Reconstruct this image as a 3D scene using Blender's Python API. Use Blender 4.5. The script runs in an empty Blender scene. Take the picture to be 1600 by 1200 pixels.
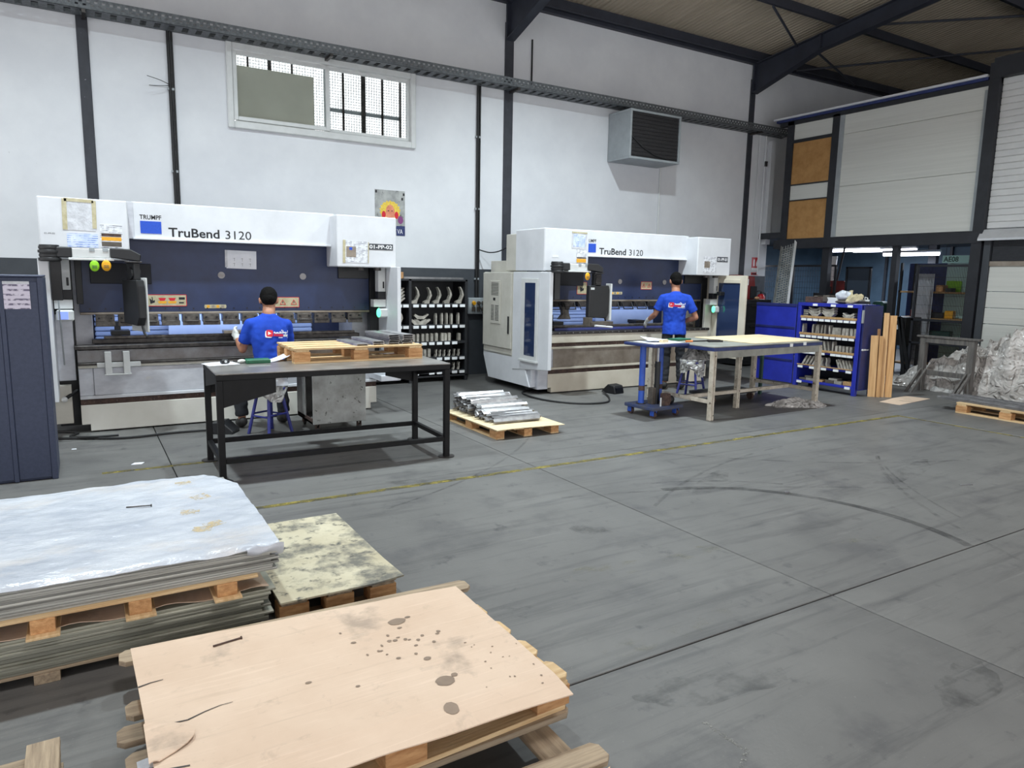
import bpy, bmesh, math, random
from math import sin, cos, pi, radians as R
from mathutils import Vector as V, Matrix, noise, Euler
from mathutils.bvhtree import BVHTree
random.seed(7)
C = bpy.context.scene.collection
SC = bpy.context.scene
# ------------------------------------------------------------------ camera, world, lamps, exposure
cam = bpy.data.cameras.new('camera'); camo = bpy.data.objects.new('camera', cam); C.objects.link(camo)
FPX, YAW, PITCH, ROLL, EYE = 1107.91, R(31.3395), R(-8.5557), R(1.04677), 1.65
cam.sensor_fit = 'HORIZONTAL'; cam.sensor_width = 36; cam.lens = FPX/1600*36
cam.clip_start = .05; cam.clip_end = 200
fw = V((sin(YAW)*cos(PITCH), cos(YAW)*cos(PITCH), sin(PITCH)))
r_ = V((cos(YAW), -sin(YAW), 0)); u_ = r_.cross(fw)
r2 = cos(ROLL)*r_+sin(ROLL)*u_; u2 = -sin(ROLL)*r_+cos(ROLL)*u_
camo.matrix_world = Matrix(((r2.x, u2.x, -fw.x, 0), (r2.y, u2.y, -fw.y, 0), (r2.z, u2.z, -fw.z, EYE), (0, 0, 0, 1)))
SC.camera = camo
w = bpy.data.worlds.new('daylight'); SC.world = w; w.use_nodes = True
wb = w.node_tree.nodes['Background']; wb.inputs['Color'].default_value = (.97, .97, .985, 1); wb.inputs['Strength'].default_value = 2.3
SC.view_settings.view_transform = 'Standard'; SC.view_settings.look = 'None'
SC.view_settings.exposure = 0.0; SC.view_settings.gamma = 1.0; SC.view_settings.use_curve_mapping = False
def lamp(name, loc, size, power, col, rot=(0, 0, 0), sy=None, spread=None):
    l = bpy.data.lights.new(name, 'AREA'); l.shape = 'RECTANGLE' if sy else 'DISK'; l.size = size
    if sy: l.size_y = sy
    l.energy = power; l.color = col
    if spread: l.spread = spread
    o = bpy.data.objects.new(name, l); C.objects.link(o); o.location = loc; o.rotation_euler = rot
    return o
COOL = (.84, .96, 1.0)
# added rear fill lights, then high-bay lamps hung in a row in front of the long wall, above the frame
for lx, pw in ((-5.5, .9), (1.5, 1.0), (8.5, .75)):
    lamp('rear_fill_lamp', (lx, .8, 7.0), 1.6, 108*pw, (1, .97, .95), spread=R(150))  # unseen overhead fill, added to brighten the foreground floor
for lx, pw in ((-6.4, 120), (-.2, 215), (3.2, 150), (6.6, 285)):
    lamp('high_bay_lamp', (lx, 6.5, 6.45), .3, pw, COOL, spread=R(140))
# ------------------------------------------------------------------ materials
def lin(c):
    return tuple(((v/255)/12.92 if v/255 <= .04045 else ((v/255+.055)/1.055)**2.4) for v in c[:3])+(1,)
def M(name, c1, c2=None, sc=6, st=(1, 1, 1), rough=.6, metal=0, bump=0, bsc=None, lo=.35, hi=.65, spots=None, emit=0, alpha=1, detail=5, hv=0, spec=.5, aniso=None, trans=0):
    m = bpy.data.materials.new(name); m.use_nodes = True; nt = m.node_tree; N = nt.nodes; L = nt.links
    b = N['Principled BSDF']; b.inputs['Roughness'].default_value = rough; b.inputs['Metallic'].default_value = metal
    b.inputs['Specular IOR Level'].default_value = spec
    if alpha < 1: b.inputs['Alpha'].default_value = alpha
    if trans: b.inputs['Transmission Weight'].default_value = trans
    tc = N.new('ShaderNodeTexCoord'); oi = N.new('ShaderNodeObjectInfo')
    mu = N.new('ShaderNodeMath'); mu.operation = 'MULTIPLY'; mu.inputs[1].default_value = 37
    L.new(oi.outputs['Random'], mu.inputs[0])
    ad = N.new('ShaderNodeVectorMath'); L.new(tc.outputs['Object'], ad.inputs[0]); L.new(mu.outputs[0], ad.inputs[1])
    mp = N.new('ShaderNodeMapping'); mp.inputs['Scale'].default_value = st; L.new(ad.outputs[0], mp.inputs[0])
    def noi(scale, det=detail, vec=mp.outputs[0]):
        n = N.new('ShaderNodeTexNoise'); n.inputs['Scale'].default_value = scale; n.inputs['Detail'].default_value = det
        n.inputs['Roughness'].default_value = .62; L.new(vec, n.inputs['Vector']); return n.outputs['Fac']
    def rng(x, a, c):
        n = N.new('ShaderNodeMapRange'); n.inputs[1].default_value = a; n.inputs[2].default_value = c; L.new(x, n.inputs[0]); return n.outputs[0]
    def mix(f, a, c):
        n = N.new('ShaderNodeMix'); n.data_type = 'RGBA'
        L.new(f, n.inputs[0])
        for s, x in ((n.inputs[6], a), (n.inputs[7], c)):
            if isinstance(x, tuple): s.default_value = x
            else: L.new(x, s)
        return n.outputs[2]
    col = lin(c1)
    if c2 is not None:
        nf = noi(sc); col = mix(rng(nf, lo, hi), lin(c1), lin(c2))
    for sp in (spots or []):
        col = mix(rng(noi(sp[1], 6), sp[2], sp[2]+sp[3]), col if not isinstance(col, tuple) else col, lin(sp[0]))
    if hv:
        hs = N.new('ShaderNodeHueSaturation'); r = N.new('ShaderNodeMapRange'); r.inputs[3].default_value = 1-hv; r.inputs[4].default_value = 1+hv
        L.new(oi.outputs['Random'], r.inputs[0]); L.new(r.outputs[0], hs.inputs['Value'])
        if isinstance(col, tuple): hs.inputs['Color'].default_value = col
        else: L.new(col, hs.inputs['Color'])
        col = hs.outputs[0]
    if isinstance(col, tuple): b.inputs['Base Color'].default_value = col
    else: L.new(col, b.inputs['Base Color'])
    if emit:
        b.inputs['Emission Color'].default_value = lin(c1); b.inputs['Emission Strength'].default_value = emit
    if bump:
        bp = N.new('ShaderNodeBump'); bp.inputs['Strength'].default_value = bump; bp.inputs['Distance'].default_value = .02
        L.new(noi(bsc or sc*3), bp.inputs['Height']); L.new(bp.outputs[0], b.inputs['Normal'])
    m['_mix'] = 0
    return m
def creased(m, scale, strength=1):
    """sharp facets like crumpled film"""
    nt = m.node_tree; N = nt.nodes; L = nt.links; b = N['Principled BSDF']
    tc = N.new('ShaderNodeTexCoord'); v = N.new('ShaderNodeTexNoise'); v.noise_type = 'RIDGED_MULTIFRACTAL'; v.normalize = True
    v.inputs['Scale'].default_value = scale*.35; v.inputs['Detail'].default_value = 3; v.inputs['Roughness'].default_value = .45; v.inputs['Distortion'].default_value = 1.6; L.new(tc.outputs['Object'], v.inputs['Vector'])
    bp = N.new('ShaderNodeBump'); bp.inputs['Strength'].default_value = strength; bp.inputs['Distance'].default_value = .06; L.new(v.outputs['Fac'], bp.inputs['Height']); L.new(bp.outputs[0], b.inputs['Normal']); return m
def worn(m, scale, thr, soft, amount=1.0):
    """worn-away paint / thin smears: alpha driven by noise"""
    nt = m.node_tree; N = nt.nodes; L = nt.links; b = N['Principled BSDF']
    tc = N.new('ShaderNodeTexCoord'); n = N.new('ShaderNodeTexNoise'); n.inputs['Scale'].default_value = scale; n.inputs['Detail'].default_value = 8
    n.inputs['Roughness'].default_value = .7
    L.new(tc.outputs['Object'], n.inputs['Vector'])
    r = N.new('ShaderNodeMapRange'); r.inputs[1].default_value = thr; r.inputs[2].default_value = thr+soft; r.inputs[4].default_value = amount
    L.new(n.outputs['Fac'], r.inputs[0]); L.new(r.outputs[0], b.inputs['Alpha']); return m
def lines_print(m, axis, freq, ink, lo, hi, gate=14):
    """rows of small print on paper: stripes broken up by noise"""
    nt = m.node_tree; N = nt.nodes; L = nt.links; b = N['Principled BSDF']
    tc = N.new('ShaderNodeTexCoord'); sp = N.new('ShaderNodeSeparateXYZ'); L.new(tc.outputs['Object'], sp.inputs[0])
    a = N.new('ShaderNodeMath'); a.operation = 'MULTIPLY'; a.inputs[1].default_value = freq; L.new(sp.outputs[axis], a.inputs[0])
    f = N.new('ShaderNodeMath'); f.operation = 'FRACT'; L.new(a.outputs[0], f.inputs[0])
    g = N.new('ShaderNodeMath'); g.operation = 'LESS_THAN'; g.inputs[1].default_value = .42; L.new(f.outputs[0], g.inputs[0])
    n = N.new('ShaderNodeTexNoise'); n.inputs['Scale'].default_value = gate; n.inputs['Detail'].default_value = 3; L.new(tc.outputs['Object'], n.inputs['Vector'])
    r = N.new('ShaderNodeMapRange'); r.inputs[1].default_value = lo; r.inputs[2].default_value = hi; L.new(n.outputs['Fac'], r.inputs[0])
    p = N.new('ShaderNodeMath'); p.operation = 'MULTIPLY'; L.new(g.outputs[0], p.inputs[0]); L.new(r.outputs[0], p.inputs[1])
    mx = N.new('ShaderNodeMix'); mx.data_type = 'RGBA'; L.new(p.outputs[0], mx.inputs[0])
    bc = b.inputs['Base Color']
    if bc.links: L.new(bc.links[0].from_socket, mx.inputs[6])
    else: mx.inputs[6].default_value = bc.default_value
    mx.inputs[7].default_value = lin(ink); L.new(mx.outputs[2], bc); return m
m_floor = M('worn_concrete', (112, 111, 109), (93, 92, 91), sc=.9, rough=.5, bump=.06, bsc=60, lo=.3, hi=.7, spots=[((82, 81, 82), 2.6, .54, .2), ((70, 69, 71), 7, .62, .14), ((122, 122, 120), 60, .66, .1)], detail=9, spec=.4)
def streaks(m, layers):
    # long worn streaks and fine specks: stretched noises at several angles
    nt = m.node_tree; N = nt.nodes; L = nt.links; b = N['Principled BSDF']; tc = N.new('ShaderNodeTexCoord'); src = b.inputs['Base Color'].links[0].from_socket
    for col, ang, st, sc, lo, hi, amt in layers:
        mp = N.new('ShaderNodeMapping'); mp.inputs['Rotation'].default_value = (0, 0, ang); mp.inputs['Scale'].default_value = st; L.new(tc.outputs['Object'], mp.inputs[0])
        n = N.new('ShaderNodeTexNoise'); n.inputs['Scale'].default_value = sc; n.inputs['Detail'].default_value = 8; n.inputs['Roughness'].default_value = .65; n.inputs['Distortion'].default_value = .4; L.new(mp.outputs[0], n.inputs['Vector'])
        r = N.new('ShaderNodeMapRange'); r.inputs[1].default_value = lo; r.inputs[2].default_value = hi; r.inputs[4].default_value = amt; L.new(n.outputs['Fac'], r.inputs[0])
        mx = N.new('ShaderNodeMix'); mx.data_type = 'RGBA'; L.new(r.outputs[0], mx.inputs[0]); L.new(src, mx.inputs[6]); mx.inputs[7].default_value = lin(col); src = mx.outputs[2]
    L.new(src, b.inputs['Base Color'])
streaks(m_floor, (((62, 61, 62), .5, (.35, 4, 1), 1.6, .54, .70, .6), ((68, 67, 68), -.35, (.3, 5, 1), 2.2, .56, .72, .6), ((72, 72, 74), 1.2, (.4, 4, 1), 2.6, .56, .72, .5), ((150, 150, 147), .2, (1, 1, 1), 90, .64, .74, .5), ((66, 66, 68), 0, (1, 1, 1), 38, .64, .76, .5), ((140, 139, 136), .8, (.25, 7, 1), 3.0, .62, .76, .35)))
m_joint = M('joint_filler', (28, 28, 30), rough=.9)
m_yellow = worn(M('worn_yellow_paint', (176, 160, 72), (140, 128, 70), sc=9, rough=.7), 9, .40, .2, .62)
m_yellow2 = worn(M('faded_yellow_paint', (132, 128, 100), rough=.7), 7, .52, .25, .4)
m_smear = worn(M('black_smear', (52, 52, 54), rough=.5), 6, .46, .34, .5)
m_smear2 = worn(M('rubber_mark', (62, 62, 64), rough=.55), 5, .42, .35, .5)
m_scuff = worn(M('pale_scuff', (150, 150, 146), rough=.8), 60, .5, .1, .8)
m_wall = M('white_wall_paint', (222, 224, 228), (212, 214, 219), sc=1.3, rough=.85, bump=.03, bsc=70, spots=[((170, 170, 175), 9, .74, .06)])
m_wallgrey = M('dark_grey_wall_paint', (66, 70, 76), (56, 60, 66), sc=3, rough=.6, bump=.04, bsc=40)
m_column = M('charcoal_column_paint', (58, 60, 68), (48, 50, 57), sc=5, rough=.65, spots=[((170, 172, 178), 42, .70, .03)])
m_steelblk = M('black_structural_steel', (40, 42, 49), (32, 34, 40), sc=6, rough=.55)
m_rafter = M('dark_blue_grey_steel', (50, 54, 66), (42, 45, 56), sc=4, rough=.55)
m_roof = M('brown_roof_sheet', (184, 172, 154), (170, 158, 140), sc=2, st=(9, .35, 1), rough=.8, bump=.25, bsc=9)
m_tray = M('galvanized_tray', (112, 116, 120), (78, 82, 86), sc=30, rough=.5, metal=.3)
m_cable = M('black_cable_sheath', (26, 26, 28), rough=.6)
m_white = M('white_machine_paint', (218, 220, 225), (208, 210, 215), sc=3, rough=.42, spots=[((178, 176, 170), 16, .73, .05)])
m_cream = M('cream_machine_paint', (214, 207, 192), (203, 195, 178), sc=3, rough=.5, spots=[((150, 136, 118), 18, .68, .08), ((60, 56, 52), 30, .76, .03)])
m_kick = M('off_white_kick_paint', (217, 214, 206), (206, 203, 194), sc=2, rough=.5, spots=[((160, 150, 136), 9, .70, .1), ((92, 86, 80), 30, .77, .03)])
m_beige = M('beige_grey_machine_paint', (204, 201, 192), (192, 189, 179), sc=4, rough=.5, spots=[((140, 134, 120), 25, .74, .04)])
m_navy = M('navy_machine_paint', (38, 52, 90), (31, 43, 76), sc=4, rough=.42, spots=[((98, 110, 132), 30, .725, .04), ((150, 155, 165), 11, .79, .03)])
m_galv = M('brushed_galvanized_panel', (206, 208, 215), (186, 188, 196), sc=5, st=(1, 1, 2), rough=.38, metal=.2, spots=[((205, 200, 180), 3, .66, .2)])
m_stain = M('oil_stained_steel', (160, 150, 138), (122, 110, 98), sc=3, rough=.4, metal=.25, spots=[((186, 168, 146), 2.2, .6, .2)])
m_apron = M('scuffed_steel_apron', (164, 164, 168), (136, 132, 130), sc=5, rough=.42, metal=.2)
m_rust = M('rusty_brown_strip', (88, 68, 60), (58, 44, 42), sc=28, rough=.8, bump=.2, spots=[((126, 108, 96), 40, .6, .1)])
m_rail = M('oily_dark_steel', (78, 74, 72), (48, 45, 45), sc=14, rough=.4, metal=.6)
m_tool = M('tool_steel', (104, 98, 92), (66, 61, 58), sc=20, rough=.42, metal=.2)
m_black = M('black_plastic', (30, 31, 34), (24, 25, 28), sc=12, rough=.45)
m_gloss = M('black_gloss_panel', (12, 15, 24), rough=.4, spec=.25)
m_inner = M('pale_blue_enamel', (176, 196, 238), (160, 182, 228), sc=3, rough=.4)
m_blue = M('logo_blue', (32, 84, 200), (26, 72, 184), sc=80, rough=.5)
m_ink = M('black_lettering', (22, 24, 30), rough=.5)
m_paper = M('white_paper', (232, 234, 240), (222, 225, 234), sc=8, rough=.55)
m_print = lines_print(M('printed_sheet', (226, 228, 234), rough=.5), 2, 62, (90, 94, 110), .42, .6, 25)
m_printb = lines_print(M('blue_printed_sheet', (190, 205, 240), (218, 226, 244), sc=9, rough=.4), 2, 50, (100, 130, 200), .42, .6, 18)
m_film = M('clear_plastic_pocket', (214, 216, 222), (186, 188, 194), sc=14, rough=.22, bump=.4, bsc=18)
m_tape = M('masking_tape', (196, 188, 158), (176, 166, 132), sc=20, rough=.7)
m_wood = M('pine_board', (220, 192, 150), (194, 160, 116), sc=5, st=(.6, 9, 9), rough=.75, bump=.15, bsc=9, hv=.12, spots=[((150, 108, 68), 7, .72, .06)])
m_woodold = M('weathered_board', (172, 154, 130), (132, 116, 98), sc=5, st=(.7, 10, 10), rough=.85, bump=.3, bsc=9, hv=.2, spots=[((84, 72, 62), 6, .66, .1)])
m_woodblk = M('pallet_block_wood', (206, 160, 112), (168, 120, 76), sc=9, st=(1, 3, 5), rough=.85, bump=.3, bsc=16, hv=.14)
m_ply = M('dirty_plywood', (204, 196, 172), (178, 168, 142), sc=2.2, rough=.8, bump=.08, bsc=20, spots=[((108, 106, 98), 5, .48, .16), ((88, 87, 82), 14, .55, .12)], detail=8)
m_plyc = M('clean_plywood', (222, 206, 172), (206, 186, 150), sc=4, st=(1, 5, 5), rough=.75, spots=[((180, 150, 116), 3, .66, .1)])
m_osb = M('brown_board_panel', (186, 142, 88), (168, 124, 72), sc=7, rough=.75, spots=[((110, 80, 50), 14, .72, .05)])
m_card = M('kraft_cardboard', (213, 190, 169), (203, 178, 156), sc=2.2, rough=.85, bump=.1, bsc=14, spots=[((168, 150, 134), 2.4, .60, .1), ((150, 134, 120), 26, .70, .05)], detail=8)
m_oil = M('oil_spot_on_card', (140, 120, 102), (124, 106, 90), sc=12, rough=.6)
m_sheet = M('raw_steel_sheet', (176, 176, 171), (132, 132, 128), sc=3, st=(.4, 1, 20), rough=.4, metal=.15, hv=.3)
m_sheetd = M('dull_steel_sheet', (160, 160, 147), (116, 116, 105), sc=3, st=(.4, 1, 20), rough=.45, metal=.1, hv=.32)
m_prof = M('zinc_profile', (152, 151, 152), (114, 113, 116), sc=8, rough=.3, metal=.35, hv=.3)
m_pfilm = M('white_plastic_wrap', (200, 204, 212), (172, 178, 190), sc=2.4, st=(1, 1.6, 1), rough=.3, bump=.8, bsc=5, spots=[((206, 199, 194), 1.6, .54, .2)])
m_wrap = M('crumpled_clear_wrap', (214, 212, 210), (150, 148, 146), sc=8, rough=.14, bump=1, bsc=12, alpha=.85)
m_tblk = M('black_painted_steel', (24, 24, 26), (16, 16, 18), sc=9, rough=.5, spec=.25, spots=[((150, 150, 150), 38, .75, .03)])
m_ttop = M('worn_dark_table_plate', (138, 134, 130), (102, 99, 96), sc=4, rough=.3, metal=.1)
m_locker = M('slate_blue_locker_paint', (62, 70, 94), (55, 63, 86), sc=40, rough=.55)
m_twhite = M('chipped_white_legs', (206, 198, 184), (176, 166, 150), sc=10, rough=.6, spots=[((92, 80, 70), 22, .60, .06)])
m_ttop2 = M('grey_green_tabletop', (146, 146, 138), (120, 120, 114), sc=5, rough=.5)
m_edgeblue = M('dark_blue_edge', (44, 58, 112), (34, 46, 92), sc=9, rough=.5)
m_cab = M('royal_blue_cabinet_paint', (40, 52, 168), (33, 44, 148), sc=5, rough=.4, spots=[((24, 28, 80), 24, .72, .05)])
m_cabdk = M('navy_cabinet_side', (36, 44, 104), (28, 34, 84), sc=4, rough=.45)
m_lift = M('blue_lift_paint', (52, 92, 190), (42, 78, 170), sc=7, rough=.4, spots=[((120, 96, 80), 10, .68, .06)])
m_liftdk = M('scuffed_blue_deck', (48, 62, 104), (70, 72, 82), sc=9, rough=.6)
m_stool = M('indigo_stool_paint', (48, 54, 130), (38, 42, 108), sc=9, rough=.4)
m_cart = M('scratched_grey_cart', (158, 158, 156), (126, 125, 122), sc=5, rough=.55, spots=[((62, 58, 54), 22, .63, .05), ((112, 76, 52), 5, .72, .06)])
m_rack = M('charcoal_rack_steel', (38, 40, 44), (30, 31, 35), sc=7, rough=.5)
m_punch = M('bare_tool_steel', (184, 179, 170), (142, 137, 128), sc=14, rough=.38, metal=.15, hv=.22)
m_label = M('white_shelf_label', (232, 234, 236), rough=.6)
m_strip = M('wooden_tool_strip', (186, 150, 104), (150, 116, 76), sc=6, st=(1, 9, 9), rough=.8)
m_skin = M('skin', (176, 126, 100), (164, 114, 90), sc=9, rough=.55)
m_shirt = M('royal_blue_cotton', (24, 72, 190), (18, 60, 168), sc=5, rough=.9, bump=.35, bsc=7)
m_trou = M('black_work_trousers', (38, 40, 46), (28, 30, 35), sc=7, rough=.9, bump=.4, bsc=9)
m_hair = M('black_hair', (14, 12, 11), (8, 7, 7), sc=40, st=(1, 1, .3), rough=.8, spec=.15, bump=.5, bsc=60)
m_glove = M('white_work_glove', (214, 214, 210), (186, 186, 182), sc=30, rough=.9)
m_shoe = M('dark_work_shoe', (44, 42, 42), (30, 29, 30), sc=12, rough=.7)
m_red = M('print_red', (206, 32, 52), rough=.7)
m_pwhite = M('print_white', (236, 236, 240), rough=.7)
m_green = M('green_plastic', (36, 108, 76), (28, 92, 64), sc=12, rough=.45)
m_lime = M('lime_green_tag', (150, 214, 40), (134, 196, 34), sc=20, rough=.4)
m_amber = M('amber_yellow_tag', (238, 174, 36), (224, 158, 28), sc=20, rough=.4)
m_glass = M('dark_glass', (40, 54, 86), rough=.06)
m_alu = M('white_aluminium', (214, 216, 216), (204, 206, 206), sc=6, rough=.45)
m_winboard = M('grey_board', (214, 211, 196), (204, 201, 186), sc=2, rough=.8)
m_panel = M('insulated_wall_panel', (212, 213, 208), (204, 205, 200), sc=2, st=(.3, .3, 14), rough=.5, bump=.2, bsc=3)
m_shut = M('roller_shutter_slat', (216, 217, 217), (206, 207, 208), sc=3, rough=.35)
m_shine = M('shiny_steel_hood', (214, 216, 220), (190, 192, 196), sc=2, rough=.2, metal=.35)
m_louv = M('dark_louvre', (52, 54, 60), (40, 42, 48), sc=9, rough=.5)
m_annex = M('teal_annex_wall', (70, 92, 110), (56, 76, 92), sc=1.5, rough=.6)
m_tube = M('lit_tube', (236, 240, 255), emit=9)
m_perf = M('weathered_zinc_plank', (150, 152, 150), (120, 122, 120), sc=10, rough=.5, metal=.4)
m_hole = M('plank_hole_shadow', (30, 31, 34), rough=.9)
m_xred = M('extinguisher_red', (176, 30, 34), rough=.35)
m_mred = M('brick_red_machine_paint', (132, 42, 40), (112, 34, 34), sc=6, rough=.5)
m_grey = M('grey_housing', (160, 166, 170), (148, 154, 158), sc=6, rough=.5)
m_mesh = M('fan_grille_mesh', (46, 44, 46), (34, 33, 35), sc=24, st=(1, 1, 3), rough=.7, bump=.6, bsc=20)
m_signgrn = M('pale_green_sign', (176, 218, 214), rough=.5)
m_dgreen = M('dark_green_machine_paint', (28, 70, 62), (22, 56, 50), sc=6, rough=.5)
m_lcd = M('lit_blue_display', (120, 140, 255), emit=.9)
m_led = M('lit_green_indicator', (90, 255, 170), emit=2.2)
m_trestle = M('weathered_grey_timber', (112, 108, 104), (82, 80, 80), sc=5, st=(5, 5, .6), rough=.8, bump=.3, bsc=9)
m_ysheet = M('yellow_painted_board', (226, 192, 60), (210, 174, 48), sc=6, rough=.6)
m_grime = M('grimy_plate', (96, 88, 80), (70, 64, 58), sc=9, rough=.6)
creased(m_wrap, 26)
streaks(m_card, (((176, 154, 134), .03, (.5, 9, 1), 5, .56, .74, .4), ((238, 217, 198), .0, (.4, 12, 1), 8, .56, .74, .35), ((160, 142, 126), 0, (1, 1, 1), 60, .66, .76, .4), ((170, 150, 132), .3, (1, 1, 1), 11, .60, .74, .45)))
ORD = ('first', 'second', 'third', 'fourth', 'fifth', 'sixth', 'seventh', 'eighth', 'ninth', 'tenth', 'eleventh', 'twelfth', 'thirteenth', 'fourteenth', 'fifteenth')
# ------------------------------------------------------------------ mesh builder
class MB:
    def __init__(s): s.v = []; s.f = []
    def add(s, vs, fs, X=None):
        k = len(s.v)
        s.v += [tuple(X @ V(p)) if X else tuple(p) for p in vs]; s.f += [tuple(i+k for i in f) for f in fs]; return s
    def box(s, x0, x1, y0, y1, z0, z1, X=None):
        return s.add([(x0, y0, z0), (x1, y0, z0), (x1, y1, z0), (x0, y1, z0), (x0, y0, z1), (x1, y0, z1), (x1, y1, z1), (x0, y1, z1)],
                     [(3, 2, 1, 0), (4, 5, 6, 7), (0, 1, 5, 4), (1, 2, 6, 5), (2, 3, 7, 6), (3, 0, 4, 7)], X)
    def prism(s, P, a0, a1, ax='y', X=None):
        """extrude polygon P; ax is the extrusion axis. y: P=(x,z); x: P=(y,z); z: P=(x,y)"""
        f = {'y': lambda p, a: (p[0], a, p[1]), 'x': lambda p, a: (a, p[0], p[1]), 'z': lambda p, a: (p[0], p[1], a)}[ax]
        n = len(P); area = sum(P[i][0]*P[(i+1) % n][1]-P[(i+1) % n][0]*P[i][1] for i in range(n))
        if (area < 0) ^ (ax == 'y'): P = P[::-1]
        vs = [f(p, a0) for p in P]+[f(p, a1) for p in P]
        fs = [tuple(range(n-1, -1, -1)), tuple(range(n, 2*n))]+[(i, (i+1) % n, n+(i+1) % n, n+i) for i in range(n)]
        return s.add(vs, fs, X)
    def cyl(s, p0, p1, r0, r1=None, n=12, X=None):
        p0 = V(p0); p1 = V(p1); r1 = r0 if r1 is None else r1
        d = (p1-p0).normalized(); a = d.orthogonal().normalized(); b = d.cross(a); vs = []
        for p, r in ((p0, r0), (p1, r1)):
            vs += [p+r*(cos(2*pi*i/n)*a+sin(2*pi*i/n)*b) for i in range(n)]
        fs = [tuple(range(n-1, -1, -1)), tuple(range(n, 2*n))]+[(i, (i+1) % n, n+(i+1) % n, n+i) for i in range(n)]
        return s.add(vs, fs, X)
    def tube(s, pts, r, n=8, X=None):
        pts = [V(p) for p in pts]; vs = []; a = None
        for k, p in enumerate(pts):
            d = (pts[min(k+1, len(pts)-1)]-pts[max(k-1, 0)]).normalized()
            if a is None: a = d.orthogonal().normalized()
            a = (a-d*a.dot(d)).normalized(); b = d.cross(a)
            vs += [p+r*(cos(2*pi*i/n)*a+sin(2*pi*i/n)*b) for i in range(n)]
        fs = [tuple(range(n-1, -1, -1)), tuple(range(len(vs)-n, len(vs)))]
        for k in range(len(pts)-1):
            fs += [(k*n+i, k*n+(i+1) % n, (k+1)*n+(i+1) % n, (k+1)*n+i) for i in range(n)]
        return s.add(vs, fs, X)
    def ball(s, c, r, nu=12, nv=8, X=None):
        r = (r, r, r) if not isinstance(r, (tuple, list)) else r; vs = [(c[0], c[1], c[2]-r[2])]
        for j in range(1, nv):
            t = -pi/2+pi*j/nv
            vs += [(c[0]+r[0]*cos(t)*cos(2*pi*i/nu), c[1]+r[1]*cos(t)*sin(2*pi*i/nu), c[2]+r[2]*sin(t)) for i in range(nu)]
        vs.append((c[0], c[1], c[2]+r[2])); fs = [(0, 1+(i+1) % nu, 1+i) for i in range(nu)]; e = len(vs)-1
        for j in range(nv-2):
            fs += [(1+j*nu+i, 1+j*nu+(i+1) % nu, 1+(j+1)*nu+(i+1) % nu, 1+(j+1)*nu+i) for i in range(nu)]
        fs += [(e, 1+(nv-2)*nu+i, 1+(nv-2)*nu+(i+1) % nu) for i in range(nu)]
        return s.add(vs, fs, X)
    def loft(s, rings, n=20, X=None):
        """rings: (centre, rx, ry) stacked along z, closed"""
        vs = []
        for c, rx, ry in rings: vs += [(c[0]+rx*cos(2*pi*i/n), c[1]+ry*sin(2*pi*i/n), c[2]) for i in range(n)]
        fs = [tuple(range(n-1, -1, -1)), tuple(range(len(vs)-n, len(vs)))]
        for k in range(len(rings)-1):
            fs += [(k*n+i, k*n+(i+1) % n, (k+1)*n+(i+1) % n, (k+1)*n+i) for i in range(n)]
        return s.add(vs, fs, X)
    def grid(s, fn, nu, nv, thick=0, X=None):
        """sheet fn(u,v)->point with optional thickness in -z"""
        top = [fn(i/nu, j/nv) for j in range(nv+1) for i in range(nu+1)]; W = nu+1
        fs = [(j*W+i, j*W+i+1, (j+1)*W+i+1, (j+1)*W+i) for j in range(nv) for i in range(nu)]
        if thick:
            k = len(top); bot = [(p[0], p[1], p[2]-thick) for p in top]; fs += [tuple(reversed([q+k for q in f])) for f in fs]
            rim = list(range(W))+[j*W+nu for j in range(1, nv+1)]+[nv*W+i for i in range(nu-1, -1, -1)]+[j*W for j in range(nv-1, 0, -1)]
            for a in range(len(rim)):
                p, q = rim[a], rim[(a+1) % len(rim)]; fs.append((q, p, p+k, q+k))
            top = top+bot
        return s.add(top, fs, X)
    def mesh(s, name, mat, smooth=False):
        me = bpy.data.meshes.new(name); me.from_pydata([tuple(p) for p in s.v], [], s.f); me.materials.append(mat)
        if smooth:
            me.polygons.foreach_set('use_smooth', [True]*len(me.polygons)); me.set_sharp_from_angle(angle=R(40))
        me.update(); return me
    def build(s, name, mat, parent=None, loc=None, rot=None, smooth=False, bev=0):
        o = bpy.data.objects.new(name, s.mesh(name, mat, smooth)); return put(o, parent, loc, rot, bev)
def put(o, parent=None, loc=None, rot=None, bev=0):
    C.objects.link(o)
    if parent is not None: o.parent = parent
    if loc is not None: o.location = loc
    if rot is not None: o.rotation_euler = rot if isinstance(rot, (tuple, list, Euler)) else (0, 0, rot)
    if bev:
        b = o.modifiers.new('bevel', 'BEVEL'); b.width = bev; b.segments = 1; b.limit_method = 'ANGLE'; b.angle_limit = R(50)
    return o
def inst(name, me, parent=None, loc=None, rot=None):
    return put(bpy.data.objects.new(name, me), parent, loc, rot)
def tag(o, label, cat, group=None, kind=None):
    if label: o['label'] = label
    if cat: o['category'] = cat
    if group: o['group'] = group
    if kind: o['kind'] = kind
    return o
def thing(name, label, cat, loc=(0, 0, 0), rot=0, group=None):
    o = bpy.data.objects.new(name, None); o.empty_display_size = .1
    put(o, None, loc, rot); return tag(o, label, cat, group)
def solo(mb, name, mat, label, cat, loc=(0, 0, 0), rot=0, group=None, smooth=False, bev=0, kind=None):
    return tag(mb.build(name, mat, None, loc, rot, smooth, bev), label, cat, group, kind)
def struct(mb, name, mat, bev=0, smooth=False):
    o = mb.build(name, mat, bev=bev, smooth=smooth); o['kind'] = 'structure'; return o
def B(*a): return MB().box(*a)
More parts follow.
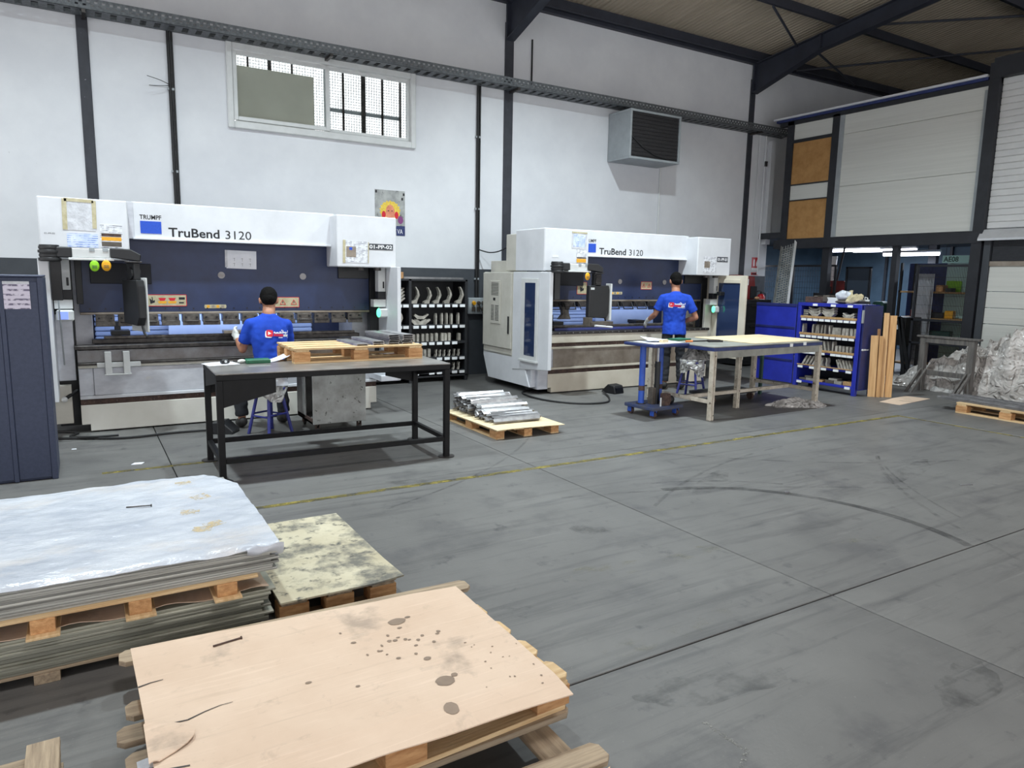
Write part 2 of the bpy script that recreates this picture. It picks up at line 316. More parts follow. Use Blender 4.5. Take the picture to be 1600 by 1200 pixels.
def copy_tree(o, loc, rot=None, label=None, group=None, parent=None):
    c = o.copy(); C.objects.link(c)
    if parent is not None: c.parent = parent
    if loc is not None: c.location = loc
    if rot is not None: c.rotation_euler = (0, 0, rot)
    if label: c['label'] = label
    if group: c['group'] = group
    for ch in list(o.children): copy_tree(ch, None, parent=c)
    return c
def text_mesh(name, s, mat, parent, x0, z0, wdt, hgt, y, bold=0, depth=.0012, rotz=0, axis='y', mirror=False):
    """lettering lying on a vertical face that looks towards -y (or -x with axis='x')"""
    cu = bpy.data.curves.new(name, 'FONT'); cu.body = s; cu.extrude = .5; cu.offset = bold; cu.resolution_u = 3
    t = bpy.data.objects.new(name, cu); C.objects.link(t)
    me = bpy.data.meshes.new_from_object(t.evaluated_get(bpy.context.evaluated_depsgraph_get())); bpy.data.objects.remove(t); bpy.data.curves.remove(cu)
    xs = [v.co.x for v in me.vertices]; ys = [v.co.y for v in me.vertices]; a, b, c, d = min(xs), max(xs), min(ys), max(ys)
    for v in me.vertices:
        p = v.co.copy(); q = (x0+(p.x-a)/(b-a)*wdt, y-depth*(p.z+.5), z0+(p.y-c)/(d-c)*hgt)
        if axis == 'x': q = (y-depth*(p.z+.5), x0-(p.x-a)/(b-a)*wdt, z0+(p.y-c)/(d-c)*hgt)
        v.co = q
    me.materials.clear(); me.materials.append(mat); me.name = name
    return put(bpy.data.objects.new(name, me), parent)
# ------------------------------------------------------------------ setting
WY = 10.6
fl = struct(B(-9, 20, -6, 12.6, -.22, -.1), 'floor', m_joint)
xs = [-9, .59, 3.35, 8.87, 20]; ys = [-6, 2.165, 5.22, 12.6]
for i in range(4):
    for j in range(3):
        g = .004
        B(xs[i]+g, xs[i+1]-g, ys[j]+g, ys[j+1]-g, -.1, 0).build('slab', m_floor, fl, bev=.003)
def decal(name, mat, P, z=.0012):
    mb = MB(); mb.prism(P, 0, z, 'z'); return mb.build(name, mat, fl)
def strip(name, mat, x0, y0, x1, y1, wd, z=.0012):
    d = V((x1-x0, y1-y0)).normalized(); n = V((-d.y, d.x))*wd/2
    return decal(name, mat, [(x0-n.x, y0-n.y), (x1-n.x, y1-n.y), (x1+n.x, y1+n.y), (x0+n.x, y0+n.y)], z)
strip('painted_line', m_yellow, .07, 6.545, 2.6, 6.54, .055)
strip('painted_line', m_yellow, .6, 5.06, 8.83, 5.01, .06)
strip('painted_line', m_yellow, 8.8, 4.98, 8.84, 3.0, .05)
def blotch(name, mat, cx, cy, rx, ry, a=0, seed=0, n=28):
    P = []
    for k in range(n):
        t_ = 2*pi*k/n; r = 1+.45*noise.noise(V((cos(t_)*1.3+seed, sin(t_)*1.3, seed)))+.15*noise.noise(V((cos(t_)*5+seed, sin(t_)*5, 3)))
        x, y = rx*r*cos(t_), ry*r*sin(t_); P.append((cx+x*cos(a)-y*sin(a), cy+x*sin(a)+y*cos(a), .0013))
    mb = MB(); mb.add(P+[(cx, cy, .0013)], [(k, (k+1) % n, n) for k in range(n)]); return mb.build(name, mat, fl)
for k, (x, y, rx, ry) in enumerate(((1.75, 2.25, .12, .05), (2.05, 2.28, .16, .06), (2.35, 2.26, .12, .06), (2.6, 2.3, .14, .05), (2.5, 3.0, .3, .09), (3.1, 2.95, .25, .08), (4.3, 2.6, .2, .05))): blotch('faded_paint_patch', m_yellow2, x, y, rx, ry, .1*sin(k*3), k*7)
blotch('oil_stain', m_smear, 2.2, 5.14, .2, .07, -.4, 2); blotch('oil_stain', m_smear, 2.8, 3.58, .14, .07, -.8, 5); blotch('oil_stain', m_smear, 2.15, 1.86, .34, .10, -.25, 9); blotch('oil_stain', m_smear, .8, 8.05, .3, .12, -.2, 12)
blotch('oil_stain', m_smear, 3.1, 1.35, .25, .1, .3, 15); blotch('oil_stain', m_smear, 4.4, 4.0, .4, .1, .5, 19); blotch('oil_stain', m_smear, 6.2, 3.4, .6, .12, .2, 23)
def arc(cx, cy, r, a0, a1, wd, mat, n=40):
    P = [(cx+(r+wd/2)*cos(R(a0+(a1-a0)*i/n)), cy+(r+wd/2)*sin(R(a0+(a1-a0)*i/n))) for i in range(n+1)]
    P += [(cx+(r-wd/2)*cos(R(a1-(a1-a0)*i/n)), cy+(r-wd/2)*sin(R(a1-(a1-a0)*i/n))) for i in range(n+1)]
    mb = MB(); k = n+1
    vs = [(p[0], p[1], .0014) for p in P]
    mb.add(vs, [(i+1, i, 2*k-1-i, 2*k-2-i) for i in range(n)]); return mb.build('skid_mark', mat, fl)
arc(3.6, 2.75, 1.31, -26, 78, .07, worn(M('skid_rubber', (58, 57, 58), rough=.55), 3, .30, .35, .6))
arc(3.5, 2.3, 1.95, 45, 80, .03, m_smear2)
arc(6.5, -1, 5.6, 95, 122, .03, m_smear2)
arc(1.5, -3, 7.4, 55, 78, .03, m_smear2)
arc(9, 0, 4.6, 122, 158, .035, m_smear2); arc(9.3, .2, 4.6, 125, 150, .02, m_smear2)
arc(0, 9.5, 5.2, -70, -40, .025, m_smear2); arc(8.5, 8.2, 5.0, 215, 255, .03, m_smear2)
strip('scuff_mark', m_scuff, 1.93, 1.52, 1.92, 1.72, .02)
strip('scuff_mark', m_scuff, 1.93, 1.52, 1.8, 1.44, .02)
# long wall with its window opening
wall = MB()
wx0, wx1, wz0, wz1 = 1.90, 4.58, 3.64, 4.66
for b in ((-9, wx0, 0, 6.4), (wx1, 12.9, 0, 6.4), (wx0, wx1, 0, wz0), (wx0, wx1, wz1, 6.4), (12.9, 18.4, 2.6, 6.4)):
    wall.box(b[0], b[1], WY, WY+.18, b[2], b[3])
wl = struct(wall, 'wall_back', m_wall)
B(-9, 12.9, WY-.006, WY, 0, 1.775).build('painted_dado', m_wallgrey, wl)
for x, wd in ((.227, .125), (6.28, .165), (12.13, .15), (-5.8, .13)):
    B(x-wd/2, x+wd/2, WY-.025, WY, 0, 5.75).build('column', m_column, wl, bev=.006)
# roof
sl = .124
def rz(y): return 6.22+(WY-y)*sl
roof = MB(); roof.add([(-9, 11, rz(11)+.12), (20, 11, rz(11)+.12), (20, -6, rz(-6)+.12), (-9, -6, rz(-6)+.12)], [(0, 1, 2, 3)])
ce = struct(roof, 'ceiling', m_roof)
a = math.atan(sl)
x = -9.0
pm = None
while x < 19:
    mb = MB(); n = 10
    P = []
    for k in range(n): 
        P += [(k*.1+.004, 0), (k*.1+.055, 0), (k*.1+.066, .02), (k*.1+.09, .02)]
    P2 = P+[(1.0-.004, 0), (1.0-.004, .05), (.004, .05)]
    if pm is None:
        vs = [(p[0], 0, p[1]) for p in P2]+[(p[0], -17/cos(a), p[1]) for p in P2]; m = len(P2)
        mb.add(vs, [tuple(range(m)), tuple(range(2*m-1, m-1, -1))]+[((i+1) % m, i, m+i, m+(i+1) % m) for i in range(m)])
        pm = mb.mesh('roof_panel', m_roof)
    inst('roof_panel', pm, ce, (x, 11, rz(11)+.02), (-a, 0, 0)); x += 1.0
for y in (10.42, 8.72, 6.85, 5.0, 3.15, 1.3):
    z = rz(y)-.005; mb = MB(); mb.box(-9, 20, y-.012, y+.012, z-.17, z).box(-9, 20, y-.05, y, z-.17, z-.155).box(-9, 20, y, y+.05, z-.015, z)
    mb.build('purlin', m_rafter, ce)
B(-9, 12.5, WY-.1, WY, 6.03, 6.2).build('eave_beam', m_rafter, ce)
B(12.6, 18, WY-.1, WY, 6.03, 6.2).build('eave_beam', m_rafter, ce)
for x in (.23, 6.28, 12.15, 17.6):
    mb = MB()
    def zt(y): return rz(y)-.175
    for (y0, y1) in ((10.56, 9.05), (9.05, -5.5)):
        h0 = .56 if y0 > 10 else .27; h1 = .27
        mb.prism([(y0, zt(y0)), (y0, zt(y0)-h0), (y1, zt(y1)-h1), (y1, zt(y1))], x-.012, x+.012, 'x')
        mb.prism([(y0, zt(y0)), (y0, zt(y0)-.018), (y1, zt(y1)-.018), (y1, zt(y1))], x-.08, x+.08, 'x')
        mb.prism([(y0, zt(y0)-h0), (y0, zt(y0)-h0-.018), (y1, zt(y1)-h1-.018), (y1, zt(y1)-h1)], x-.08, x+.08, 'x')
    mb.box(x-.08, x+.08, 9.03, 9.06, zt(9.05)-.27, zt(9.05)); mb.box(x-.08, x+.08, 10.54, 10.57, zt(10.5)-.58, zt(10.5))
    mb.build('rafter', m_rafter, ce)
for (x0, y0, x1, y1) in ((10.35, 8.72, 12.15, 9.6), (12.15, 8.7, 17.6, 5.2), (12.15, 9.4, 15.2, 10.4), (6.28, 8.8, 9.6, 5.2), (13.2, 10.4, 17.5, 6.9)):
    MB().cyl((x0, y0, rz(y0)-.19), (x1, y1, rz(y1)-.19), .022, n=8).build('brace', m_rafter, ce)
struct(MB().box(-9, 20, -6.2, -6, 4.3, 8.6), 'wall_front_sky_block', m_wall)  # unseen upper wall, added to keep sky light off the high back wall
struct(MB().box(-9.2, -9, -6.2, 10.8, 4.0, 8.6), 'wall_left_sky_block', m_wall)  # unseen upper side wall, added to cut sky light from the left
# window
wn = struct(MB().box(wx0-.03, wx0+.05, WY-.05, WY+.1, wz0-.05, wz1+.05).box(wx1-.05, wx1+.03, WY-.05, WY+.1, wz0-.05, wz1+.05)
            .box(wx0+.05, wx1-.05, WY-.05, WY+.1, wz1-.05, wz1+.05).box(wx0+.05, wx1-.05, WY-.05, WY+.1, wz0-.05, wz0+.05), 'window_1', m_alu, bev=.012)
def sash(x0, x1, y, nm, wd=.055):
    mb = MB(); z0, z1 = wz0+.06, wz1-.06
    mb.box(x0, x0+wd, y, y+.035, z0, z1).box(x1-wd, x1, y, y+.035, z0, z1).box(x0+wd, x1-wd, y, y+.035, z1-wd, z1).box(x0+wd, x1-wd, y, y+.035, z0, z0+wd)
    return mb.build(nm, m_alu, wn, bev=.006)
s1 = sash(wx0+.05, 3.27, WY-.03, 'sash')
m_pane = M('window_glass', (235, 240, 240), rough=.02, trans=1, spec=.5); m_pane.node_tree.nodes['Principled BSDF'].inputs['IOR'].default_value = 1.02
B(wx0+.1, 3.22, WY-.015, WY-.009, wz0+.11, wz1-.11).build('pane', m_pane, s1)
s2 = sash(3.2, wx1-.05, WY+.02, 'sash', .045)
B(3.24, wx1-.09, WY+.035, WY+.041, wz0+.1, wz1-.1).build('pane', m_pane, s2)
for x, wd in ((2.18, .025), (2.47, .05), (2.78, .025), (3.52, .03), (3.83, .065), (4.13, .03), (4.42, .02)):
    B(x-wd/2, x+wd/2, WY+.12, WY+.15, wz0, wz1).build('security_bar', m_rail, wn)
B(3.25, 4.45, WY+.16, WY+.18, 4.02, 4.07).build('security_bar', m_grey, wn)
mb = MB()
for i in range(70): mb.box(wx0+i*.04, wx0+i*.04+.006, WY+.19, WY+.196, wz0-.02, wz1+.02)
for i in range(28): mb.box(wx0, wx1+.1, WY+.19, WY+.196, wz0+i*.04, wz0+i*.04+.006)
mb.build('wire_mesh', m_grey, wn)['kind'] = 'stuff'
solo(B(1.99, 3.06, WY+.045, WY+.06, wz0+.005, 4.43), 'backing_board', m_winboard, 'grey-beige board blocking most of the left half of the window', 'board')
# right side: mezzanine front, posts and shutter
X0 = 12.5
wr = struct(MB().box(X0, X0+.12, 6.02, 10.02, 2.40, 2.53), 'wall_right', m_steelblk)
def blk(name, mat, y0, y1, z0, z1, x0=X0-.01, x1=X0+.1, bev=0): return B(x0, x1, y0, y1, z0, z1).build(name, mat, wr, bev=bev)
blk('post', m_steelblk, 9.80, 9.95, 2.3, 4.85); blk('post', m_steelblk, 8.78, 8.93, 0, 4.82); blk('post', m_steelblk, 6.02, 6.18, 0, 5.1, X0-.06)
blk('post', m_steelblk, 7.42, 7.52, 0, 2.42)
blk('top_beam', m_steelblk, 6.02, 10.14, 4.78, 4.86); blk('blue_beam', m_edgeblue, 6.2, 10.2, 4.86, 4.905, X0-.05); blk('cap_strip', m_white, 6.2, 10.24, 4.905, 4.94, X0-.09)
blk('lower_beam', m_steelblk, 6.02, 10.05, 2.33, 2.5, X0-.07)
blk('cross_bar', m_steelblk, 8.93, 9.8, 4.42, 4.48); blk('cross_bar', m_steelblk, 8.93, 9.8, 3.28, 3.30); blk('cross_bar', m_steelblk, 8.93, 9.8, 3.585, 3.61)
blk('infill_panel', m_panel, 8.93, 9.8, 4.48, 4.79, X0+.02); blk('infill_panel', m_osb, 8.93, 9.8, 3.61, 4.42, X0+.02)
blk('infill_panel', m_panel, 8.93, 9.8, 3.30, 3.585, X0+.02); blk('infill_panel', m_osb, 8.93, 9.8, 2.53, 3.28, X0+.02)
for z0, z1 in ((2.535, 3.468), (3.474, 4.424), (4.43, 4.80)):
    blk('wall_panel', m_panel, 6.2, 8.76, z0, z1, X0+.015, X0+.1)
blk('edge_channel', m_grey, 8.69, 8.78, 2.53, 4.79, X0-.005, X0+.03); blk('edge_channel', m_grey, 6.18, 6.25, 2.53, 4.72, X0-.005, X0+.03)
blk('header_beam', m_steelblk, 3.2, 6.12, 4.86, 5.16, X0-.08)
z = 2.56; shm = None
while z < 4.84:
    if shm is None: shm = B(X0+.03, X0+.075, 3.2, 6.02, 0, .098).mesh('shutter_slat', m_shut)
    inst('shutter_slat', shm, wr, (0, 0, z)).modifiers.new('bevel', 'BEVEL').width = .01; z += .1
mb = MB(); mb.prism([(X0+.08, 2.56), (X0-.03, 2.54), (X0-.12, 2.40), (X0-.12, 2.365), (X0+.08, 2.365)], 3.2, 6.06, 'y'); mb.build('hood', m_shine, wr)
for i in range(17):
    B(X0+.02, X0+.05, 3.2, 5.88, 0, .014).build('louvre_blade', m_louv, wr, (0, 0, 2.05+i*.0185))
blk('louvre_backing', m_louv, 3.2, 5.9, 2.04, 2.37, X0+.055, X0+.08)
blk('side_rail', m_wallgrey, 5.9, 6.0, 0, 2.37, X0-.02, X0+.1)
blk('sill_strip', m_stain, 3.2, 5.9, 1.965, 2.04, X0, X0+.06)
for z0, z1 in ((0, .52), (.526, 1.04), (1.046, 1.30), (1.306, 1.56), (1.566, 1.965)):
    blk('lower_panel', m_panel, 3.2, 5.9, z0, z1, X0+.02, X0+.06, .006)
# white casing and pipes on the wall strip between column and mezzanine
struct(MB().box(12.72, 12.86, WY-.1, WY, 2.45, 4.6), 'trim_1', m_wall)
struct(MB().cyl((12.62, WY-.03, 1.8), (12.62, WY-.03, 4.7), .018).cyl((12.42, WY-.03, 2.6), (12.42, WY-.03, 4.7), .008), 'trim_2', m_wall)
# room behind, under the mezzanine
struct(MB().box(18, 18.15, 3, 12.6, 0, 2.62), 'wall_far', m_annex)
struct(MB().box(12.9, 18, 12.4, 12.55, 0, 2.62), 'wall_annex', m_annex)
struct(MB().box(X0+.12, 18.1, 3, 12.6, 2.56, 2.68), 'ceiling_annex', m_louv)
struct(MB().box(18, 18.2, -6, 12.6, 2.68, 7), 'wall_far_upper', m_wall)
struct(MB().box(12.6, 18, 3, 3.15, 0, 4.9), 'wall_side', m_annex)
for k in range(5):
    struct(B(17.93, 18, 4.5+k*1.6, 4.56+k*1.6, 0, 2.56), 'trim_%d' % (3+k), m_louv)
# ------------------------------------------------------------------ press brakes
def press(label, loc, rot, old):
    """old=True: left machine (steel apron, ram down); False: right machine (cream apron, ram up, window door in view)"""
    t = thing('press_brake', label, 'press brake', loc, rot)
    def b(name, mat, *a, p=None, bev=.004): return B(*a).build(name, mat, p if p is not None else t, bev=bev)
    rb = 1.2 if old else 1.325
    wp = m_white if old else m_cream
    # bed
    mb = MB(); mb.prism([(0, .085), (.075, .085), (.075, .015), (3.065, .015), (3.065, .085), (3.14, .085), (3.14, .285), (0, .285)], 0, .1, 'y')
    mb.build('kick_panel', m_kick if old else m_cream, t, bev=.004)
    b('plinth', m_black, .1, 3.04, .08, 1.7, .0, .3)
    b('brown_strip', m_rust, 0, 3.14, .008, .1, .285, .345)
    b('panel_lip', wp, 0, 3.14, -.008, .1, .345, .378)
    if old:
        b('front_panel', m_galv, .13, 3.0, .004, .1, .38, .66); b('end_panel', m_galv, 0, .127, .004, .1, .38, .66); b('end_panel', m_galv, 3.003, 3.14, .004, .1, .38, .66)
        b('ledge', m_beige, 0, 3.14, -.012, .1, .662, .69); b('support_rail', m_rail, .0, 3.14, -.02, .03, .692, .715)
        b('apron', m_apron, 0, 2.2, .045, .1, .715, .84); b('apron', m_stain, 2.203, 3.14, .045, .1, .715, .84)
        for x in (.235, .40):
            b('support_arm', m_alu, x, x+.06, -.075, -.035, .60, .83)
        b('support_crossbar', m_alu, .165, .56, -.034, -.012, .665, .715); b('support_foot', m_alu, .225, .47, -.09, -.02, .59, .602)
    else:
        b('end_panel', m_galv, 0, .1, .004, .1, .38, .64); b('front_panel', m_stain, .103, 3.14, .004, .1, .38, .64)
        b('ledge', m_cream, 0, 3.14, -.012, .1, .64, .672); b('brown_strip', m_rust, 0, 3.14, .012, .1, .672, .728); b('apron', m_cream, 0, 3.14, .0, .1, .728, .85)
    b('bed_rail', m_rail, -.02, 3.16, -.012, .16, .85, .89)
    for k in range(26):
        MB().cyl((.07+k*.12, -.018, .872), (.07+k*.12, -.010, .872), .008, n=6).build('bolt', m_black if old else m_prof, t)
    b('bed_body', m_rail, .02, 3.12, .1, .5, .3, .85)
    b('die_holder', m_rail, .14, 3.0, .2, .30, .89, .935); b('die', m_tool, .25, 2.95, .225, .275, .935, .965)
    if old: b('die', m_stain, 1.42, 2.0, .17, .31, .966, 1.0)
    else: b('violet_strip', M('blue_violet_strip', (58, 66, 130), rough=.3), .2, 2.6, .13, .14, .892, .93)  # plain blue-violet strip standing on the bed rail
    # body behind
    b('rear_body', m_navy, .12, 3.02, .95, 1.75, .3, 1.68); b('inner_plate', m_galv if old else m_beige, -.06, .16, .42, 1.6, .33, 1.9); b('inner_plate', m_galv if old else m_beige, 2.98, 3.2, .42, 1.6, .33, 1.9)
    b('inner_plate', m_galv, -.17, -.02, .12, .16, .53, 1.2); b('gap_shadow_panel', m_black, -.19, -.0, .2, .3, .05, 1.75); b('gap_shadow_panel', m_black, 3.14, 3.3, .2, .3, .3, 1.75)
    for k in range(9):
        b('rear_curtain_slat', m_inner, .18, 2.6, .86, .885, .86+k*.055, .86+k*.055+.05, bev=.012)
    b('rear_curtain_plate', m_inner, .9 if old else 1.3, 2.2 if old else 2.5, .62, .64, .92, 1.16)
    b('backgauge_beam', m_black, .3, 2.7, .5, .62, .80, .88)
    for x in (.32, 1.9): b('backgauge_finger', m_black, x, x+.18, .34, .56, .96, 1.01); b('backgauge_post', m_black, x+.04, x+.10, .5, .58, .88, 1.10 if x < 1 else 1.0)
    # ram
    ram = b('ram', m_navy, .05, 3.13, .2, .3, rb+.015, 2.2); b('ram_edge', m_stain, .05, 3.13, .19, .3, rb-.01, rb+.015)
    b('glossy_cover', m_gloss, .16, .72, .17, .2, rb+.31 if old else rb+.22, rb+.52, p=ram); b('dark_edge', m_black, .03, .09, .18, .3, rb+.1, 1.95)
    b('dark_cover', m_black, 2.74, 3.12, .17, .2, 1.60, 1.74)
    for x in (1.42, 2.32): MB().cyl((x, .19, 1.615), (x, .2, 1.615), .037, n=20).build('plug_disc', m_apron, ram)
    for k in range(22): MB().cyl((.14+k*.14, .195, rb+.05), (.14+k*.14, .2, rb+.05), .008, n=8).build('bolt', m_black, ram)
    # clamps and tools along the ram
    xs_ = [.17+.1+k*.205 for k in range(14)] if old else [.2+k*.27 for k in range(11)]
    for k, x in enumerate(xs_):
        if old:
            c = b('tool_clamp', m_tool, x-.085, x+.085, .17, .3, rb-.10, rb-.012); b('clamp_jaw', m_tool, x-.09, x+.09, .15, .17, rb-.13, rb-.075, p=c)
            if k % 3: b('lever', m_rail, x-.07, x+.07, .125, .15, rb-.095, rb-.08, p=c)
            for dx in (-.055, .055): MB().cyl((x+dx, .14, rb-.045), (x+dx, .17, rb-.045), .011, n=8).build('bolt', m_black, c)
        else:
            c = b('tool_clamp', m_rail, x-.11, x+.11, .17, .3, rb-.09, rb-.012)
            MB().tube([(x-.09, .17, rb-.03), (x-.09, .12, rb-.12), (x+.09, .12, rb-.12), (x+.09, .17, rb-.03)], .009, 6).build('lever', m_black, c)
    if not old:
        mb = MB(); mb.prism([(-.09, 0), (.09, 0), (.05, -.07), (.06, -.13), (.09, -.2), (-.12, -.2), (-.05, -.13), (-.06, -.07)], .2, .27, 'y', Matrix.Translation((.44, 0, rb-.07)))
        mb.build('punch', m_tool, t, bev=.004)
    # header, corner covers
    hd = b('header', m_white, .56, 2.66, .05, .4, 1.975, 2.345, bev=.008); b('header_lip', m_white, .56, 2.62, .02, .05, 1.965, 1.985, p=hd)
    b('header_end', m_galv, .525, .58, .045, .1, 1.97, 2.34, p=hd)
    b('logo_square', m_blue, .635, .83, .046, .05, 2.03, 2.155, p=hd, bev=0)
    text_mesh('lettering', 'TRUMPF', m_ink, hd, .632, 2.172, .202, .046, .05, bold=.02)
    text_mesh('lettering', 'TruBend', m_ink, hd, .895, 2.005, .50, .095, .05, bold=.018)
    text_mesh('lettering', '3120', m_ink, hd, 1.455, 2.005, .27, .09, .05)
    b('corner_cover', m_white, -.232, .512, -.21, .55, 1.745, 2.322, bev=.01); b('corner_cover', m_white, 2.61, 3.33, -.21, .55, 1.735, 2.322, bev=.01)
    b('rear_cover', m_beige, -.16, .4, .55, .95, 1.745, 2.28, bev=.008); b('rear_cover', m_beige, 2.75, 3.3, .55, .95, 1.745, 2.28, bev=.008)
    for x in (2.92, 3.13) : MB().cyl((x, -.1, 1.70), (x, -.1, 1.735), .045, n=14).build('cylinder_boss', m_rail, t)
    # guides either side of the ram
    for x0, s in ((-.10, 1), (3.155, 1)):
        g = b('guide_cover', m_alu, x0, x0+.09, -.06, .05, 1.45, 1.745); b('guide_block', m_black, x0, x0+.1, -.05, .05, 1.36, 1.45); b('slot', m_black, x0+.055, x0+.075, -.064, -.06, 1.49, 1.57, p=g)  # black piece sits below each guide cover
        b('guide_bracket', m_alu, x0-.06, x0+.095, -.06, .05, 1.265, 1.355)
    c = b('display_box', m_alu, -.15, .0, -.10, -.02, 1.145, 1.255, bev=.015); b('display', m_lcd, -.125, -.05, -.104, -.1, 1.165, 1.24, p=c, bev=0)
    c = b('display_box', m_alu, 3.155, 3.275, -.10, -.02, 1.14, 1.245, bev=.015); MB().ball((3.15, -.08, 1.195), (.028, .028, .055)).build('indicator', m_led, c, smooth=True)
    MB().tube([(-.17, -.12, 1.37), (-.12, -.14, 1.36), (-.11, -.14, .72)], .007, 6).build('hanging_rod', m_grey, t)
    b('lower_cover', m_beige if old else m_galv, -.24, -.07, .05, .15, .1, .49); MB().cyl((-.13, .02, .36), (-.02, .1, .43), .018).build('lever', m_black, t); MB().ball((-.135, .015, .355), .028).build('knob', m_alu, t, smooth=True)
    # side covers
    yf = -.42; sx = -.235
    if old:
        b('side_cover', m_white, sx-.02, sx+.065, yf, .5, .40, 1.74); b('side_cover', m_white, 3.255, 3.30, yf+.0, .5, .43, 1.745)
        b('cover_foot', m_galv, 3.05, 3.3, yf+.02, .1, .40, .47)
    else:
        sd = MB(); sd.prism([(yf, .40), (.55, .31), (.55, 1.73), (yf, 1.73)], sx-.03, sx+.03, 'x'); sd = sd.build('side_cover', m_white, t, bev=.008)
        b('window_frame', m_alu, sx-.055, sx-.03, -.16, .28, .50, 1.64, p=sd); b('side_window', m_glass, sx-.058, sx-.055, -.1, .17, .56, 1.58, p=sd, bev=0)
        b('window_sill', m_alu, sx-.075, sx-.03, -.17, .3, .47, .50, p=sd)
        cb = b('electric_cabinet', m_beige, sx-.02, .1, .56, 1.46, .48, 1.725, bev=.008); b('cabinet_door', m_beige, sx-.045, sx-.02, .575, 1.44, .60, 1.715, p=cb)
        b('vent_frame', m_beige, sx-.06, sx-.045, .88, 1.19, .95, 1.60, p=cb, bev=.006)
        for z0, n in ((1.38, 9), (1.0, 11)):
            for k in range(n):
                for y0, y1 in (((.92, 1.03), (1.06, 1.15)) if n == 11 else ((.93, 1.15),)): b('vent_slot', m_black, sx-.062, sx-.059, y0, y1, z0+k*.022, z0+k*.022+.009, p=cb, bev=0)
        b('switch', m_black, sx-.066, sx-.06, 1.02, 1.08, 1.30, 1.34, p=cb, bev=0); b('door_handle', m_black, sx-.056, sx-.045, .62, .66, .82, 1.08, p=cb)
        sk = MB(); sk.prism([(.2, .52), (1.46, .52), (1.46, .44), (1.3, .1), (.06, .1), (.2, .35)], sx-.02, .2, 'x'); sk.build('side_skirt', m_white, t, bev=.006)
        b('side_foot', m_galv, -.16, .02, -.0, .2, .07, .4); 
        rc = b('side_cover', m_cream, 3.27, 3.31, -.62, .5, .42, 1.74); 
        b('side_window', m_glass, 3.264, 3.27, -.5, -.06, .66, 1.62, p=rc, bev=0); b('window_frame', m_cream, 3.25, 3.27, -.06, .0, .60, 1.68, p=rc)
        b('window_frame', m_cream, 3.25, 3.27, -.5, -.06, 1.62, 1.68, p=rc)
        b('latch', m_black, 3.16, 3.26, -.2, -.12, 1.42, 1.48); b('side_plate', m_beige, 3.1, 3.25, .05, .1, .7, 1.36)
    # swivelling control arm with its panel
    ay = -.42; pv = MB()
    for k in range(4): pv.cyl((-.155+.0, ay, 1.725+k*.035), (-.155, ay, 1.725+k*.035+.027), .092 if k % 2 == 0 else .085, n=18)
    pv.cyl((-.155, ay, 1.72), (-.155, ay, 1.87), .08, n=18); pv.build('arm_pivot', m_black, t, smooth=True, bev=.004)
    b('arm_post', m_black, -.165, -.075, ay+.03, ay+.12, 1.36, 1.75)
    arm = b('arm_link', m_black, -.11, .02, ay-.06, ay+.06, 1.755, 1.855, bev=.01)
    b('arm_bar', m_alu, .02, .33, ay-.05, ay+.05, 1.76, 1.845, bev=.006); b('arm_tray', m_alu, -.01, .36, ay-.065, ay+.05, 1.735, 1.757)
    for x in (.16, .27): b('clip', m_grey, x, x+.045, ay-.056, ay-.05, 1.82, 1.852, p=arm)
    hx = .33 if old else .31; mb = MB()
    mb.prism([(hx, 1.765), (hx+.25, 1.735), (hx+.26, 1.80), (hx+.17, 1.85), (hx, 1.855)], ay-.075, ay+.06, 'y'); hd2 = mb.build('arm_head', m_black, t, bev=.008)
    b('head_plate', m_rail, hx+.12, hx+.265, ay-.08, ay+.065, 1.722, 1.736, p=hd2)
    ang = R(-66) if old else R(8)
    T = Matrix.Translation((hx+.19 if old else hx+.2, ay, 0)) @ Matrix.Rotation(ang, 4, 'Z')
    pz0 = 1.115 if old else 1.10
    nk = MB(); nk.box(-.07, .07, -.03, .03, 1.56, 1.72, T); nk.cyl(T @ V((-.0, -.045, 1.62)), T @ V((0, .045, 1.62)), .06, n=16); nk = nk.build('neck', m_black, t, bev=.004)
    if not old:
        for k in range(7): MB().box(-.06, .04, -.05, -.03, 1.57+k*.02, 1.58+k*.02, T).build('cooling_fin', m_rail, nk)
    w0, w1 = (-.15, .13) if old else (-.17, .21)
    ph = MB(); ph.prism([(w0, 1.56), (w1, 1.56), (w1+.015, 1.50), (w1+.015, pz0+.08), (w1-.03, pz0), (w0, pz0+.02)], -.045, .03, 'y', T); ph = ph.build('control_panel', m_black, t, bev=.01)
    if old: MB().box(-.16, .15, .036, .05, pz0-.06, 1.58, T).build('panel_side_plate', m_alu, t, bev=.003)
    else:
        MB().box(w1+.018, w1+.05, -.06, .04, pz0-.03, 1.585, T).build('panel_side_plate', m_alu, t, bev=.003)
        MB().box(w0+.0, w1+.05, -.10, .04, pz0-.09, pz0-.04, T).box(w0-.03, w0+.04, -.08, .04, pz0-.09, pz0+.02, T).build('panel_tray', m_grime, t, bev=.003)
        MB().cyl(T @ V((w0+.05, -.12, pz0-.09)), T @ V((w1+.01, -.12, pz0-.12)), .014).build('tube_light', m_white, t)
        MB().box(w0+.02, w0+.09, -.048, -.045, 1.50, 1.53, T).build('nameplate', m_alu, ph)
    o = lamp('machine_work_light', (0, 0, 0), .06, 8 if old else 5, (.72, .82, 1), (R(48), 0, 0), 2.5); o.rotation_euler = (R(48), 0, rot); a_ = rot
    o.location = (loc[0]+cos(a_)*1.5-sin(a_)*.42, loc[1]+sin(a_)*1.5+cos(a_)*.42, rb+.05); o.data.shape = 'RECTANGLE'; o.data.size = 2.5; o.data.size_y = .06
    MB().tube([T @ V((w1-.02, .0, pz0)), T @ V((w1+.01, 0, pz0-.07)), T @ V((w1+.04, .01, pz0-.1))], .012, 8).build('panel_cable', m_black, t)
    return t
